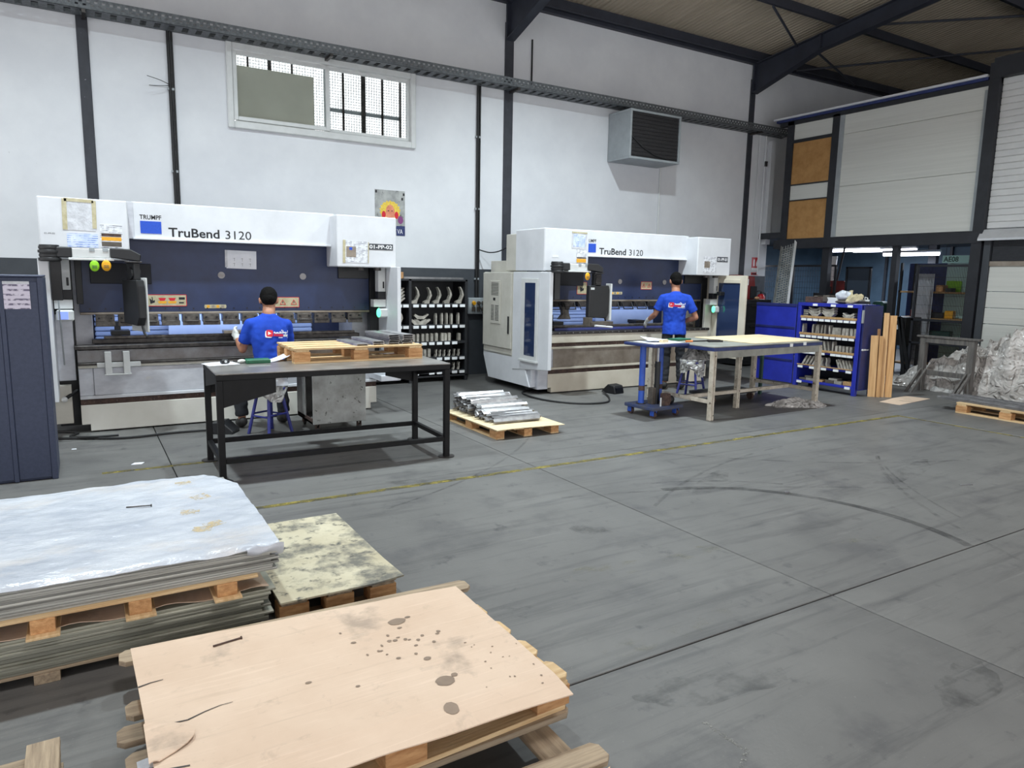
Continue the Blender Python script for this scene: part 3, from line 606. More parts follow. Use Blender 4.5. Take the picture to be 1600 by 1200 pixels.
m1 = press('left press brake with white header, navy ram and stained steel apron', (-.055, 8.3, 0), 0, True)
m2 = press('right press brake with cream bed and white vented side cabinet', (5.66, 8.34, 0), R(-.86), False)
def onm(m, p):
    a_ = m.rotation_euler.z; return (m.location.x+cos(a_)*p[0]-sin(a_)*p[1], m.location.y+sin(a_)*p[0]+cos(a_)*p[1], p[2])
def sheet_on(m, name, mat, label, cat, x0, x1, z0, z1, y, tilt=0, group=None, th=.002):
    mb = B(-(x1-x0)/2, (x1-x0)/2, -th, 0, -(z1-z0)/2, (z1-z0)/2)
    return tag(mb.build(name, mat, None, onm(m, ((x0+x1)/2, y, (z0+z1)/2)), (0, tilt, m.rotation_euler.z)), label, cat, group)
yc = -.211
# papers on the left machine
pk = sheet_on(m1, 'plastic_pocket', m_film, 'empty clear plastic pocket taped to the upper left corner cover of the left machine', 'pocket', -.03, .235, 2.02, 2.31, yc, .02)
for b_ in ((-.14, -.10, -.145, .145), (.105, .14, -.12, .14), (-.12, .12, .12, .15)): B(b_[0], b_[1], -.0045, -.002, b_[2], b_[3]).build('tape_strip', m_tape, pk)
sheet_on(m1, 'printed_sheet', m_printb, 'blue printed sheet under the plastic pocket on the left machine', 'paper', -.01, .245, 1.86, 1.99, yc)
q = sheet_on(m1, 'printed_sheet', m_print, 'printed sheet with brown and yellow bands on the left machine', 'paper', .265, .455, 1.865, 2.09, yc, .01)
B(-.085, .085, -.0035, -.002, -.045, -.01).build('yellow_band', m_amber, q); B(-.085, .085, -.0035, -.002, -.10, -.055).build('brown_band', m_grime, q); B(-.085, .085, -.0035, -.002, -.005, .025).build('brown_band', m_rust, q)
text_mesh('lettering', '01-PP-02', m_wallgrey, m1, -.19, 1.975, .085, .014, -.21)
q = sheet_on(m1, 'machine_data_sheet', m_print, 'data sheet with a machine picture taped to the right corner cover of the left machine', 'paper', 2.70, 2.98, 1.785, 2.03, yc, .02)
B(-.125, -.01, -.0035, -.002, -.06, .06).build('picture', m_stain, q); B(-.09, -.055, -.0045, -.0035, .02, .05).build('picture', m_blue, q); B(-.165, -.135, -.004, 0, -.13, .13).build('tape_strip', m_tape, q); B(.135, .145, -.004, 0, -.12, .12).build('tape_strip', m_tape, q)
q = sheet_on(m1, 'machine_tag', m_wallgrey, 'grey machine number plate reading 01-PP-02 on the left machine', 'sign', 2.985, 3.285, 1.94, 2.01, yc)
text_mesh('lettering', '01-PP-02', m_pwhite, q, -.14, -.022, .28, .044, -.002, bold=.02)
q = sheet_on(m1, 'sketch_sheet', m_paper, 'crinkled white sheet of bending sketches stuck to the navy ram of the left machine', 'paper', 1.48, 1.80, 1.69, 1.89, .198, .02)
B(-.175, -.15, -.005, 0, -.09, .1).build('tape_strip', m_film, q)
for i in range(3):
    for j in range(2):
        X_ = Matrix.Translation((-.08+i*.085, 0, .0-j*.055)); B(-.012, .012, -.0035, -.002, -.002, .0, ).build('mark', m_ink, q, (-.08+i*.085, 0, .012-j*.055)); B(-.002, 0, -.0035, -.002, -.018, .018).build('mark', m_ink, q, (-.075+i*.085, 0, .0-j*.055))
def warn(m, x0, x1, z0, z1, label, kinds, y=.198):
    q = sheet_on(m, 'warning_sticker', m_tape, label, 'sticker', x0, x1, z0, z1, y); wd = x1-x0; h = z1-z0
    for a0, a1, c0, c1 in ((-wd/2, wd/2, h/2-.006, h/2), (-wd/2, wd/2, -h/2, -h/2+.006), (-wd/2, -wd/2+.006, -h/2, h/2), (wd/2-.006, wd/2, -h/2, h/2)): B(a0, a1, -.003, -.002, c0, c1).build('border', m_red, q)
    n = len(kinds)
    for i, k in enumerate(kinds):
        cx = -wd/2+(i+.5)*wd/n; s = h*.3
        if k == 't':
            mb = MB()
            for a_ in range(3):
                p0 = V((cx+s*cos(pi/2+a_*2*pi/3), -.003, s*sin(pi/2+a_*2*pi/3)-.2*s)); p1 = V((cx+s*cos(pi/2+(a_+1)*2*pi/3), -.003, s*sin(pi/2+(a_+1)*2*pi/3)-.2*s)); mb.cyl(p0, p1, .0035, n=4)
            mb.build('triangle', m_red, q); B(cx-.004, cx+.004, -.003, -.002, -s*.4, s*.3).build('mark', m_ink, q)
        if k == 'r':
            mb = MB(); mb.prism([(cx-s, s*.7), (cx+s, s*.7), (cx+s*.6, -s*.1), (cx-s*.6, -s*.1)], -.003, -.002, 'y'); mb.build('red_emblem', m_red, q)
            mb = MB(); mb.prism([(cx-s*1.2, -s*.2), (cx+s*1.2, -s*.2), (cx+s*.9, -s*.9), (cx-s*.9, -s*.9)], -.003, -.002, 'y'); mb.build('yellow_emblem', m_amber, q)
        if k == 'b': B(cx-s*.8, cx+s*.8, -.003, -.002, s*.2, s*.9).build('mark', m_ink, q); B(cx-s*.8, cx+s*.5, -.003, -.002, -s*.9, -s*.5).build('mark', m_ink, q)
        if k == 'h': mb = MB(); mb.prism([(cx-s*.5, -s), (cx+s*.6, -s*.6), (cx+s*.7, .1*s), (cx+s*.2, -.1*s), (cx+s*.1, s), (cx-s*.1, s), (cx-s*.1, 0), (cx-s*.6, s*.6), (cx-s*.7, s*.5)], -.003, -.002, 'y'); mb.build('hand_emblem', m_ink, q)
    return q
warn(m1, .67, 1.055, 1.275, 1.40, 'red-bordered sticker with two red emblems left of the seated worker', 'hrrb')
warn(m1, 1.89, 2.27, 1.255, 1.375, 'torn warning sticker with three red triangles right of the seated worker', 'ttt')
def plate(m, x, z, label):
    q = tag(MB().prism([(-.11, -.02), (.11, -.02), (.115, 0), (.11, .02), (-.11, .02), (-.115, 0)], -.003, 0, 'y').build('marking_plate', m_tape, None, onm(m, (x, .199, z)), m.rotation_euler.z), label, 'plate')
    for i in range(4): B(-.09+i*.05, -.06+i*.05, -.004, -.003, -.014, .014).build('mark', (m_amber, m_stain)[i % 2], q)
plate(m1, 1.345, 1.27, 'small yellow-and-white marking plate on the navy ram above the seated worker')
plate(m2, 1.36, 1.44, 'small yellow marking plate on the navy ram left of the standing worker')
warn(m2, .62, .80, 1.42, 1.60, 'square hand-crushing sticker beside the control panel of the right machine', 'h')
warn(m2, 1.84, 2.06, 1.50, 1.62, 'red-bordered sticker just left of the standing worker on the right machine', 'tt')
# papers on the right machine
pk = sheet_on(m2, 'plastic_pocket', m_film, 'plastic pocket with a blue sheet taped to the left corner cover of the right machine', 'pocket', .22, .47, 2.06, 2.28, yc, .02)
B(-.10, .10, -.004, -.002, -.085, .085).build('blue_sheet', m_printb, pk); B(-.13, .13, -.0045, -.002, .1, .12).build('tape_strip', m_tape, pk)
q = sheet_on(m2, 'printed_sheet', m_print, 'printed sheet with a yellow band beside the logo of the right machine', 'paper', .30, .475, 1.865, 2.05, yc)
B(-.08, .08, -.0035, -.002, -.085, -.035).build('yellow_band', m_amber, q); B(-.08, .08, -.0035, -.002, -.03, -.012).build('brown_band', m_grime, q)
sheet_on(m2, 'small_label', m_paper, 'tiny white label low on the left corner cover of the right machine', 'label', -.10, .0, 1.93, 1.96, yc)
q = sheet_on(m2, 'machine_data_sheet', m_print, 'data sheet with a small picture on the right corner cover of the right machine', 'paper', 2.74, 3.02, 1.775, 2.03, yc)
B(-.12, -.0, -.0035, -.002, -.05, .05).build('picture', m_stain, q)
q = sheet_on(m2, 'machine_tag', m_wallgrey, 'grey machine number plate reading 01-PP-01 on the right machine', 'sign', 3.03, 3.27, 1.95, 2.03, yc)
text_mesh('lettering', '01-PP-01', m_pwhite, q, -.105, -.024, .21, .048, -.002, bold=.02)
# tags hanging under the control arms
def arm_tag(m, x, z, mat, label):
    mb = MB(); mb.ball((0, 0, 0), (.040, .017, .052), 16, 10); o = solo(mb, 'hanging_tag', mat, label, 'tag', onm(m, (x, -.49, z)), m.rotation_euler.z, smooth=True)
    MB().tube([(0, .0, .045), (0, .03, .07)], .006, 6).build('cord', m_black, o)
    for i in range(2): B(-.02, .02, -.0185, -.015, -.004-i*.016, .002-i*.016).build('print_line', m_dgreen, o)
arm_tag(m1, .195, 1.685, m_lime, 'lime green tag hanging from the control arm of the left machine')
arm_tag(m1, .292, 1.69, m_amber, 'amber yellow tag hanging from the control arm of the left machine')
arm_tag(m2, .30, 1.68, m_amber, 'yellow tag hanging from the control arm of the right machine')
# ------------------------------------------------------------------ workers
def remesh(mb, name, mat, vox, parent, smooth_it=4, cut=None, disp=None):
    """fuse overlapping shapes into one continuous skin"""
    me = mb.mesh(name, mat); o = bpy.data.objects.new(name, me); C.objects.link(o)
    m = o.modifiers.new('r', 'REMESH'); m.mode = 'VOXEL'; m.voxel_size = vox
    s = o.modifiers.new('s', 'SMOOTH'); s.iterations = smooth_it; s.factor = .5
    dg = bpy.context.evaluated_depsgraph_get(); n = bpy.data.meshes.new_from_object(o.evaluated_get(dg))
    bpy.data.objects.remove(o); n.name = name
    if disp:
        n.update(); nv = [v.normal.copy() for v in n.vertices]
        for v, nn in zip(n.vertices, nv): v.co += nn*disp(v.co)
    n.polygons.foreach_set('use_smooth', [True]*len(n.polygons)); n.materials.clear(); n.materials.append(mat); n.update()
    return put(bpy.data.objects.new(name, n), parent)
def cap(mb, pts, rs, n=14):
    """chain of tapered limbs with round joints"""
    for i in range(len(pts)-1): mb.cyl(pts[i], pts[i+1], rs[i], rs[i+1], n)
    for p, r in zip(pts, rs): mb.ball(p, r, n, 8)
    return mb
def hand_shape(mb, wrist, d, palm_n, L=.185, side=1, curl=.5, grow=0):
    """palm, four unequal bent fingers and a thumb; d = direction, palm_n = palm normal"""
    wrist = V(wrist); d = V(d).normalized(); pn = V(palm_n); pn = (pn-d*pn.dot(d)).normalized(); sd = d.cross(pn)*side
    for k in range(4):
        off = (k-1.5)*.020
        cap(mb, [wrist+sd*off*.7, wrist+d*.05+sd*off*.95, wrist+d*.09+sd*off*1.1], [.017+grow, .017+grow, .014+grow], 8)
        l = (.058, .072, .076, .064)[k]; p = wrist+d*.095+sd*off*1.15; q = [p]; dd = d.copy()
        for seg in (.44, .31, .25):
            ax = sd*side; c_ = curl*(.9 if seg == .44 else .7)
            dd = (dd*cos(c_)+pn*sin(c_)).normalized(); q.append(q[-1]+dd*l*seg*1.25)
        cap(mb, q, [.0105+grow, .0098+grow, .0092+grow, .0082+grow], 8)
    t0 = wrist+d*.025+sd*.028; t1 = t0+(d*.6+sd*.75+pn*.25).normalized()*.038; t2 = t1+(d*.9+sd*.2+pn*.45).normalized()*.032; t3 = t2+(d*.8+pn*.6).normalized()*.025
    cap(mb, [t0, t1, t2, t3], [.016+grow, .0125+grow, .0112+grow, .0095+grow], 8)
def head_shape(mb, c, X):
    """skull, jaw, nose, ears, brow; c = centre of the head, X = head rotation"""
    T = Matrix.Translation(c) @ X @ Matrix.Scale(1.07, 4)
    mb.ball((0, -.012, .02), (.076, .096, .098), 20, 14, T); mb.ball((0, .03, -.035), (.06, .066, .078), 18, 12, T); mb.ball((0, .052, -.085), (.034, .032, .03), 12, 8, T)
    cap_ = MB(); cap(cap_, [(0, .088, .012), (0, .108, -.022)], [.010, .016], 8); cap(cap_, [(-.013, .098, -.026), (.013, .098, -.026)], [.009, .009], 8)
    cap(cap_, [(-.034, .078, .03), (.034, .078, .03)], [.016, .016], 8)
    cap(cap_, [(-.02, .091, -.060), (.02, .091, -.060)], [.008, .008], 8); cap(cap_, [(-.017, .089, -.072), (.017, .089, -.072)], [.008, .008], 8)
    mb.add(cap_.v, cap_.f, T)
    for s in (-1, 1):
        e = MB(); e.ball((s*.081, -.008, -.008), (.012, .019, .032), 10, 8); e.ball((s*.086, -.016, .006), (.010, .012, .018), 8, 6); mb.add(e.v, e.f, T)
    return T
def worker(label, loc, rot, J, rings, shirt_bottom, seated, hair_scale=1):
    t = thing('person', label, 'person', loc, rot)
    head = V(J['head']); HX = Matrix.Rotation(J['turn'], 4, 'Z') @ Matrix.Rotation(J['nod'], 4, 'X')
    mb = MB(); T = head_shape(mb, head, HX)
    cap(mb, [J['nb']+V((0, 0, -.06)), J['nb'], head+V((0, -.015, -.06))], [.08, .066, .062])
    mb.loft([(c, rx-.04, ry-.035) for c, rx, ry in rings])
    for s in ('L', 'R'):
        cap(mb, [J['sh'+s]+V((0, 0, -.03)), J['sh'+s].lerp(J['el'+s], .6), J['el'+s], J['el'+s].lerp(J['wr'+s], .35), J['wr'+s]], [.030, .042, .040, .043, .027])
        cap(mb, [J['hip'+s], J['kn'+s], J['an'+s]], [.075, .052, .040])
        hand_shape(mb, J['wr'+s]+(J['wr'+s]-J['el'+s]).normalized()*.01, J['hd'+s], J['pn'+s], side=1 if s == 'L' else -1, curl=.45)
    body = remesh(mb, 'body', m_skin, .0075, t, 3)
    for s in (-1, 1):
        MB().ball((0, 0, 0), .011, 10, 8).build('eye', m_pwhite, t, T @ V((s*.03, .083, .012)), smooth=True)
    for s in (-1, 1):
        mb = MB(); mb.tube([T @ V((s*.014, .098, .034)), T @ V((s*.032, .096, .04)), T @ V((s*.05, .082, .032))], .005, 6); mb.build('eyebrow', m_hair, t)
    # hair: cap over the skull, cropped at neck and forehead
    mb = MB(); mb.ball((0, -.018, .032), (.083*hair_scale, .100*hair_scale, .098*hair_scale), 22, 16, T); mb.ball((0, -.05, -.01), (.072, .066, .062), 18, 12, T)
    for s in (-1, 1): mb.ball((s*.066, .02, .0), (.014, .022, .04), 8, 6, T)
    h = remesh(mb, 'hair', m_hair, .007, t, 2, disp=lambda p: .004*noise.noise(p*60))
    bm = bmesh.new(); bm.from_mesh(h.data)
    Ti = T.inverted(); kill = [v for v in bm.verts if (lambda q: q.y > .068 and q.z < .055 or q.y > .04 and q.z < -.01 or (q.z < -.03 and q.y > -.02))(Ti @ v.co)]
    bmesh.ops.delete(bm, geom=kill, context='VERTS'); bm.to_mesh(h.data); bm.free()
    # shirt
    mb = MB(); mb.loft([(c, rx, ry) for c, rx, ry in rings])
    mb.ball(J['nb']+V((0, -.005, -.03)), (.092, .082, .055), 16, 8)
    for s in ('L', 'R'):
        q = J['sh'+s].lerp(J['el'+s], .72); cap(mb, [J['nb']+V((0, -.01, -.055)), J['sh'+s]+V((0, 0, -.012))], [.062, .060]); mb.cyl(J['sh'+s]+V((0, 0, -.012)), q, .062, .069, 16); mb.ball(J['sh'+s]+V((0, 0, -.012)), .062, 16, 10)
    def fold(p):
        q = V((p.x*9, p.y*9, p.z*4+abs(p.x)*9)); return .010*noise.noise(q)+.006*noise.noise(p*22)*(1 if p.z < J['shL'].z-.1 else .4)
    shirt = remesh(mb, 'shirt', m_shirt, .009, t, 4, disp=fold)
    # trousers
    mb = MB(); r0 = rings[0]
    mb.loft([((r0[0][0], r0[0][1], J['hipL'].z-.06), r0[1]*.92, r0[2]*.92), ((r0[0][0], r0[0][1], r0[0][2]+.02), r0[1]*.86, r0[2]*.84)])
    for s in ('L', 'R'):
        f = J['kn'+s].lerp(J['an'+s], .92)
        cap(mb, [J['hip'+s]+V((0, 0, -.05)), J['kn'+s]], [.084, .072]); cap(mb, [J['kn'+s], J['kn'+s].lerp(f, .5)], [.075, .072]); mb.cyl(J['kn'+s].lerp(f, .5), f, .072, .066, 14)
    remesh(mb, 'trousers', m_trou, .010, t, 4, disp=lambda p: .010*noise.noise(V((p.x*10, p.y*10, p.z*22))))
    for s in ('L', 'R'):
        a_ = J['an'+s]; d = V(J.get('toe', (0, 1, 0))); mb = MB()
        cap(mb, [a_+V((0, -.03, -.02)), a_+d*.02+V((0, 0, -.035)), a_+d*.15+V((0, 0, -.055))], [.05, .052, .042])
        sh = remesh(mb, 'shoe', m_shoe, .008, t, 3)
        for v in sh.data.vertices: v.co.z = max(v.co.z, .004)
        if J['gl'+s]:
            mb = MB(); wr = J['wr'+s]; dr = (wr-J['el'+s]).normalized()
            cap(mb, [wr-dr*.045, wr+dr*.01], [.036, .033], 12); hand_shape(mb, wr+dr*.01, J['hd'+s], J['pn'+s], side=1 if s == 'L' else -1, curl=.45, grow=.0025)
            remesh(mb, 'glove', m_glove, .0045, t, 2)
    # print on the back of the shirt, laid onto the cloth
    bvh = BVHTree.FromPolygons([v.co for v in shirt.data.vertices], [p.vertices for p in shirt.data.polygons])
    def onto(me, lift):
        for v in me.vertices:
            hit = bvh.ray_cast(V((v.co.x, -1.0, v.co.z)), V((0, 1, 0)))
            if hit[0] is not None: v.co = (v.co.x, hit[0].y-lift, v.co.z)
        me.update()
    cx, cz, tl = J['logo']
    def P(x, z): return (cx+x*cos(tl)-z*sin(tl), -.5, cz+x*sin(tl)+z*cos(tl))
    def patch(name, mat, x0, x1, z0, z1, lift, nx=8, nz=5, rnd=0):
        mb = MB(); g = []
        for j in range(nz+1):
            for i in range(nx+1):
                u, v_ = i/nx*2-1, j/nz*2-1
                if rnd:
                    u2_ = u*math.sqrt(1-rnd*v_*v_/2); v2_ = v_*math.sqrt(1-rnd*u*u/2)
                else: u2_, v2_ = u, v_
                g.append(P((x0+x1)/2+u2_*(x1-x0)/2, (z0+z1)/2+v2_*(z1-z0)/2))
        mb.add(g, [(j*(nx+1)+i, j*(nx+1)+i+1, (j+1)*(nx+1)+i+1, (j+1)*(nx+1)+i) for j in range(nz) for i in range(nx)])
        o = mb.build(name, mat, shirt); onto(o.data, lift); return o
    patch('print_badge', m_pwhite, -.115, -.05, -.034, .036, .0025, rnd=.35); patch('print_badge', m_red, -.105, -.038, -.022, .046, .0035, rnd=.35)
    mb = MB(); mb.add([P(-.088, -.006), P(-.088, .03), P(-.056, .012)], [(0, 1, 2)]); o = mb.build('print_mark', m_pwhite, shirt); onto(o.data, .0045)
    def strokes(name, mat, segs, wdt, lift):
        mb = MB()
        for pts in segs:
            for i in range(len(pts)-1):
                a_, b_ = V(pts[i]), V(pts[i+1]); n = V((-(b_-a_).y, (b_-a_).x)).normalized()*wdt/2; e = (b_-a_).normalized()*wdt*.3
                mb.add([P(*(a_-n-e)), P(*(b_-n+e)), P(*(b_+n+e)), P(*(a_+n-e))], [(0, 1, 2, 3)])
        o = mb.build(name, mat, shirt); onto(o.data, lift); return o
    ar = [[(.13, .046), (.13, .024)], [(.118, .024), (.104, .024), (.104, .034)], [(.104, .024), (.092, .024), (.088, .032), (.082, .024), (.074, .03)], [(.07, .046), (.07, .022), (.058, .022), (.058, .04)],
          [(.05, .02), (.03, .02), (.03, .034), (.04, .034), (.044, .026)], [(.03, .02), (.016, .018), (.010, .028), (.004, .018), (-.004, .026)], [(-.004, .018), (-.018, .018), (-.022, .03), (-.03, .02)], [(.1, .014), (.094, .014)], [(.06, .05), (.05, .05)]]
    strokes('arabic_print', m_pwhite, ar, .0075, .0035)
    lt = []
    for i in range(9):
        x_ = -.028+i*.0112; lt += [[(x_, -.012), (x_, .008)], [(x_, .008), (x_+.006, .008)]] + ([[(x_, -.002), (x_+.005, -.002)]] if i % 2 else [[(x_+.006, .008), (x_+.006, -.012)]])
    strokes('red_print', m_red, lt, .0055, .0035)
    lt = []
    for i in range(4):
        x_ = .076+i*.014; lt += [[(x_, -.014), (x_, .006)], [(x_, .006), (x_+.008, .006 if i % 2 else -.014)], [(x_+.008, -.014), (x_+.008, .006)]]
    strokes('white_print', m_pwhite, lt, .006, .0035)
    strokes('white_print', m_pwhite, [[(.02, -.026), (.06, -.024), (.13, -.025)]], .007, .0035)
    return t
# standing worker at the right machine: bends a sheet, elbows out
J = dict(head=V((.0, .055, 1.635)), turn=R(8), nod=R(-14), nb=V((0, .0, 1.475)), shL=V((-.185, 0, 1.395)), shR=V((.185, 0, 1.395)), elL=V((-.285, .06, 1.135)), elR=V((.315, -.02, 1.10)),
         wrL=V((-.365, .24, 1.03)), wrR=V((.15, .17, 1.02)), hdL=V((-.2, .9, -.35)), hdR=V((-.35, .9, -.1)), pnL=V((.8, .1, -.5)), pnR=V((-.5, 0, -.9)), glL=True, glR=True,
         hipL=V((-.095, 0, .90)), hipR=V((.095, 0, .90)), knL=V((-.105, .03, .49)), knR=V((.12, .02, .49)), anL=V((-.115, -.02, .09)), anR=V((.14, -.03, .09)), logo=(-.005, 1.275, R(-3)))
rings = [((0, 0, .84), .185, .135), ((0, .005, .92), .182, .132), ((0, .01, 1.02), .170, .118), ((0, .005, 1.14), .172, .120), ((0, 0, 1.26), .190, .128), ((0, -.005, 1.36), .195, .120), ((0, -.005, 1.43), .150, .095), ((0, 0, 1.47), .085, .075)]
wk2 = worker('man in a royal blue T-shirt standing at the right press brake', (7.68, 7.92, 0), R(-33), J, rings, .84, False)
# seated worker at the left machine
J = dict(head=V((.035, .10, 1.365)), turn=R(-12), nod=R(-26), nb=V((.01, .03, 1.225)), shL=V((-.175, .02, 1.135)), shR=V((.185, .02, 1.125)), elL=V((-.245, .10, .86)), elR=V((.235, .16, .86)),
         wrL=V((-.26, .27, .985)), wrR=V((.1, .38, .97)), hdL=V((-.1, .9, .35)), hdR=V((-.5, .9, .1)), pnL=V((.8, -.3, -.3)), pnR=V((-.6, 0, -.7)), glL=True, glR=True,
         hipL=V((-.10, .0, .62)), hipR=V((.10, .0, .62)), knL=V((-.24, .34, .52)), knR=V((.2, .38, .52)), anL=V((-.235, .29, .09)), anR=V((.22, .33, .09)), logo=(.05, 1.02, R(-5)))
rings = [((0, -.02, .60), .175, .145), ((0, -.03, .68), .175, .138), ((0, -.025, .78), .170, .125), ((0, -.01, .90), .178, .124), ((.005, .005, 1.02), .196, .128), ((.005, .015, 1.10), .195, .118), ((.01, .02, 1.17), .150, .095), ((.01, .03, 1.215), .085, .075)]
wk1 = worker('man in a royal blue T-shirt seated on a stool at the left press brake', (1.66, 7.6, 0), R(2), J, rings, .6, True)
# ------------------------------------------------------------------ pallets
def board(p, nm, mat, L, wd, th, loc, ry=0, chamf=0):
    mb = MB()
    if chamf:
        c = chamf; mb.prism([(-L/2, -wd/2+c), (-L/2+c, -wd/2), (L/2-c, -wd/2), (L/2, -wd/2+c), (L/2, wd/2-c), (L/2-c, wd/2), (-L/2+c, wd/2), (-L/2, wd/2-c)], -th/2, th/2, 'z')
    else: mb.box(-L/2, L/2, -wd/2, wd/2, -th/2, th/2)
    return mb.build(nm, mat, p, loc, ry, bev=.002)
def pallet(label, loc, rot, L, W, tops, mat, blkmat, bh=.078, th=.02, cross=True, bottoms=True, group=None, top_w=.12, skip=(), cat='pallet', chamf=.0, blw=.10):
    """L along local x (direction of the deck boards), W along local y; origin at a corner on the ground"""
    t = thing('pallet', label, cat, loc, rot, group); z = 0
    if bottoms:
        for y in (.05, W/2, W-.05): board(t, 'bottom_board', mat, L, .1, th, (L/2, y, z+th/2), 0, chamf)
        z += th
    for i, x in enumerate((.06, L/2, L-.06)):
        for j, y in enumerate((.05, W/2, W-.05)):
            if (i, j) in skip: continue
            board(t, 'block', blkmat, .14, blw, bh, (min(max(x, .07), L-.07), y, z+bh/2))
    z += bh
    if cross:
        for x in (.07, L/2, L-.07): board(t, 'cross_board', mat, W, .12, th, (x, W/2, z+th/2), pi/2)
        z += th
    for k in range(tops):
        y = top_w/2+(W-top_w)*k/max(1, tops-1); board(t, 'deck_board', mat, L, top_w, th, (L/2, y, z+th/2), random.uniform(-.004, .004), chamf)
    return t, z+th
# ------------------------------------------------------------------ left foreground: two stacks of steel sheet
def ladder_pallet(label, xs_, y0, z0, bh, bw, foot, mats, x0, x1):
    """runners and blocks along y, deck boards along x"""
    t = thing('pallet', label, 'pallet', (0, 0, z0)); z = 0
    if foot:
        for x in xs_: board(t, 'runner', mats[0], 1.30, bw+.03, .012, (x, y0+.62, .006), pi/2)
        z = .012
    for x in xs_:
        for y in (.06, .62, 1.18): board(t, 'block', mats[1], .13, bw, bh, (x, y0+y+.005, z+bh/2), pi/2)
    z += bh
    for y in (.06, .34, .62, .90, 1.18): board(t, 'deck_board', mats[0], x1-x0, .11, .012, ((x0+x1)/2, y0+y, z+.006))
    return t, z0+z+.012
p1, h = ladder_pallet('weathered pallet on the floor carrying the lower stack of steel sheets', (-1.15, -.84, -.53, -.205, .10, .42), 3.215, 0, .042, .09, False, (m_woodold, m_woodold), -1.3, .47)
zz = h
random.seed(11)
def stack(n, z, label, grp, mat, x0, x1, y0, y1, th, jx, jy):
    for k in range(n):
        dx, dy = random.uniform(-jx, jx), random.uniform(-jy, jy)
        lb = ('topmost ' if k == n-1 else 'lowest ' if k == 0 else ORD[n-1-k]+' from top ')+label
        solo(B(-(x1-x0)/2, (x1-x0)/2, -(y1-y0)/2, (y1-y0)/2, 0, th), 'steel_sheet', mat, lb, 'sheet', ((x0+x1)/2+dx, (y0+y1)/2+dy, z), random.uniform(-.003, .003), grp, bev=.002); z += th
    return z
zz = stack(13, zz, 'bare steel sheet in the lower stack under the new pallet', 'steel sheets of the lower stack', m_sheetd, -1.74, .665, 3.225, 4.5, .0112, .035, .010)
k_ = solo(MB().grid(lambda u, v: (-1.7+u*2.37, 3.235+v*1.23, .0+.003*noise.noise(V((u*9, v*5, 0)))+(.020*max(0, 1-v*9)*abs(sin(u*21))**3)), 60, 10, .003), 'kraft_sheet', m_card, 'brown kraft cardboard sheet between the lower steel stack and the new pallet', 'cardboard', (0, 0, zz+.005)); zz += .007
p2, h = ladder_pallet('bright new pine pallet between the two stacks of steel sheets', (-1.25, -.90, -.55, -.205, .14, .485), 3.205, zz, .058, .085, True, (m_wood, m_woodblk), -1.5, .62)
zz = h
zz = stack(12, zz, 'steel sheet in the upper stack under the white plastic wrap', 'steel sheets of the upper stack', m_sheet, -1.7, .70, 3.24, 4.5, .0102, .025, .007)
def cov(u, v):
    x = -1.75+u*2.475; y = 3.222+v*1.32
    q = V((x*1.6+y*1.1, y*2.6-x*.7, 1.5))
    zc = zz+.012+.012*noise.noise(q)+.011*abs(noise.noise(q*2.1+V((4, 4, 4))))+.005*noise.noise(q*5.3)+.0025*noise.noise(q*13)
    zc = max(zc, zz+.004)
    if v < .02: zc -= .016*(1-v/.02)
    if v > .97: y -= .02*noise.noise(V((x*4, 0, 3)))
    if u > .9 and v > .8: x -= (u-.9)*(v-.8)*12*.6
    return (x, y, zc)
def cov_xy(x, y): return cov((x+1.75)/2.475, (y-3.222)/1.32)
wrap = solo(MB().grid(cov, 150, 90, .002), 'plastic_wrap', m_pfilm, 'wrinkled white plastic wrap spread over the upper stack of steel sheets', 'wrap', smooth=True)
MB().grid(lambda u, v: (.575+u*.165, 3.222-.018*sin(v*3)+.05*u*v, zz+.006-v*(.030+.035*u)+.006*sin(u*9+v*3)), 12, 8, .002).build('hanging_corner', m_pfilm, wrap, smooth=True)
m_ytape = worn(M('yellowed_tape', (206, 184, 140), rough=.5), 22, .44, .16, .7)
for i, (x, y, a_) in enumerate(((.455, 4.40, .1), (.50, 4.1, .4), (.42, 3.86, -.2), (.50, 3.62, .3), (.44, 3.58, -.3))):
    mb = MB(); mb.grid(lambda u, v: (lambda p: (p[0], p[1], p[2]+.0008))(cov_xy(x+(u-.5)*.09*cos(a_)-(v-.5)*.075*sin(a_), y+(u-.5)*.09*sin(a_)+(v-.5)*.075*cos(a_))), 8, 8); mb.build('tape_patch', m_ytape, wrap)
solo(MB().cyl((-.06, 0, 0), (.055, 0, 0), .0035, n=8).cyl((.055, 0, 0), (.06, 0, 0), .007, n=8), 'steel_nail', m_rail, 'long dark nail lying on the white plastic wrap', 'nail', (.2, 4.06, max(cov_xy(.15, 4.07)[2], cov_xy(.25, 4.05)[2])+.004), R(-12))
# plywood covered pallet beside the stacks
p3, h = pallet('older pallet carrying the dirty plywood sheet', (.715, 3.24, 0), 0, .585, 1.05, 4, m_woodold, m_woodblk, bh=.078, th=.014, cross=True, bottoms=True)
def plyf(u, v):
    x = .712+u*.613; y = 3.2+v*1.12; return (x, y, h+.012+.012*max(0, u-.75)*4*max(0, .25-v)*4)
solo(MB().grid(plyf, 16, 16, .009), 'plywood_sheet', m_ply, 'dirty scuffed plywood sheet on the pallet right of the steel stacks', 'plywood')
for i, (x, y, a_, l) in enumerate(((1.19, 3.27, .3, .09), (1.2, 3.30, -.1, .12), (1.22, 3.25, .1, .08))):
    solo(MB().prism([(0, -.008), (l*.8, -.012), (l, 0), (l*.7, .012), (0, .009)], 0, .006, 'z'), 'wood_splinter', m_wood, ('lower', 'middle', 'upper')[i]+' pale wood splinter beside the block of the plywood pallet', 'splinter', (x, y, .02+.008*i), a_, 'wood splinters by the plywood pallet')
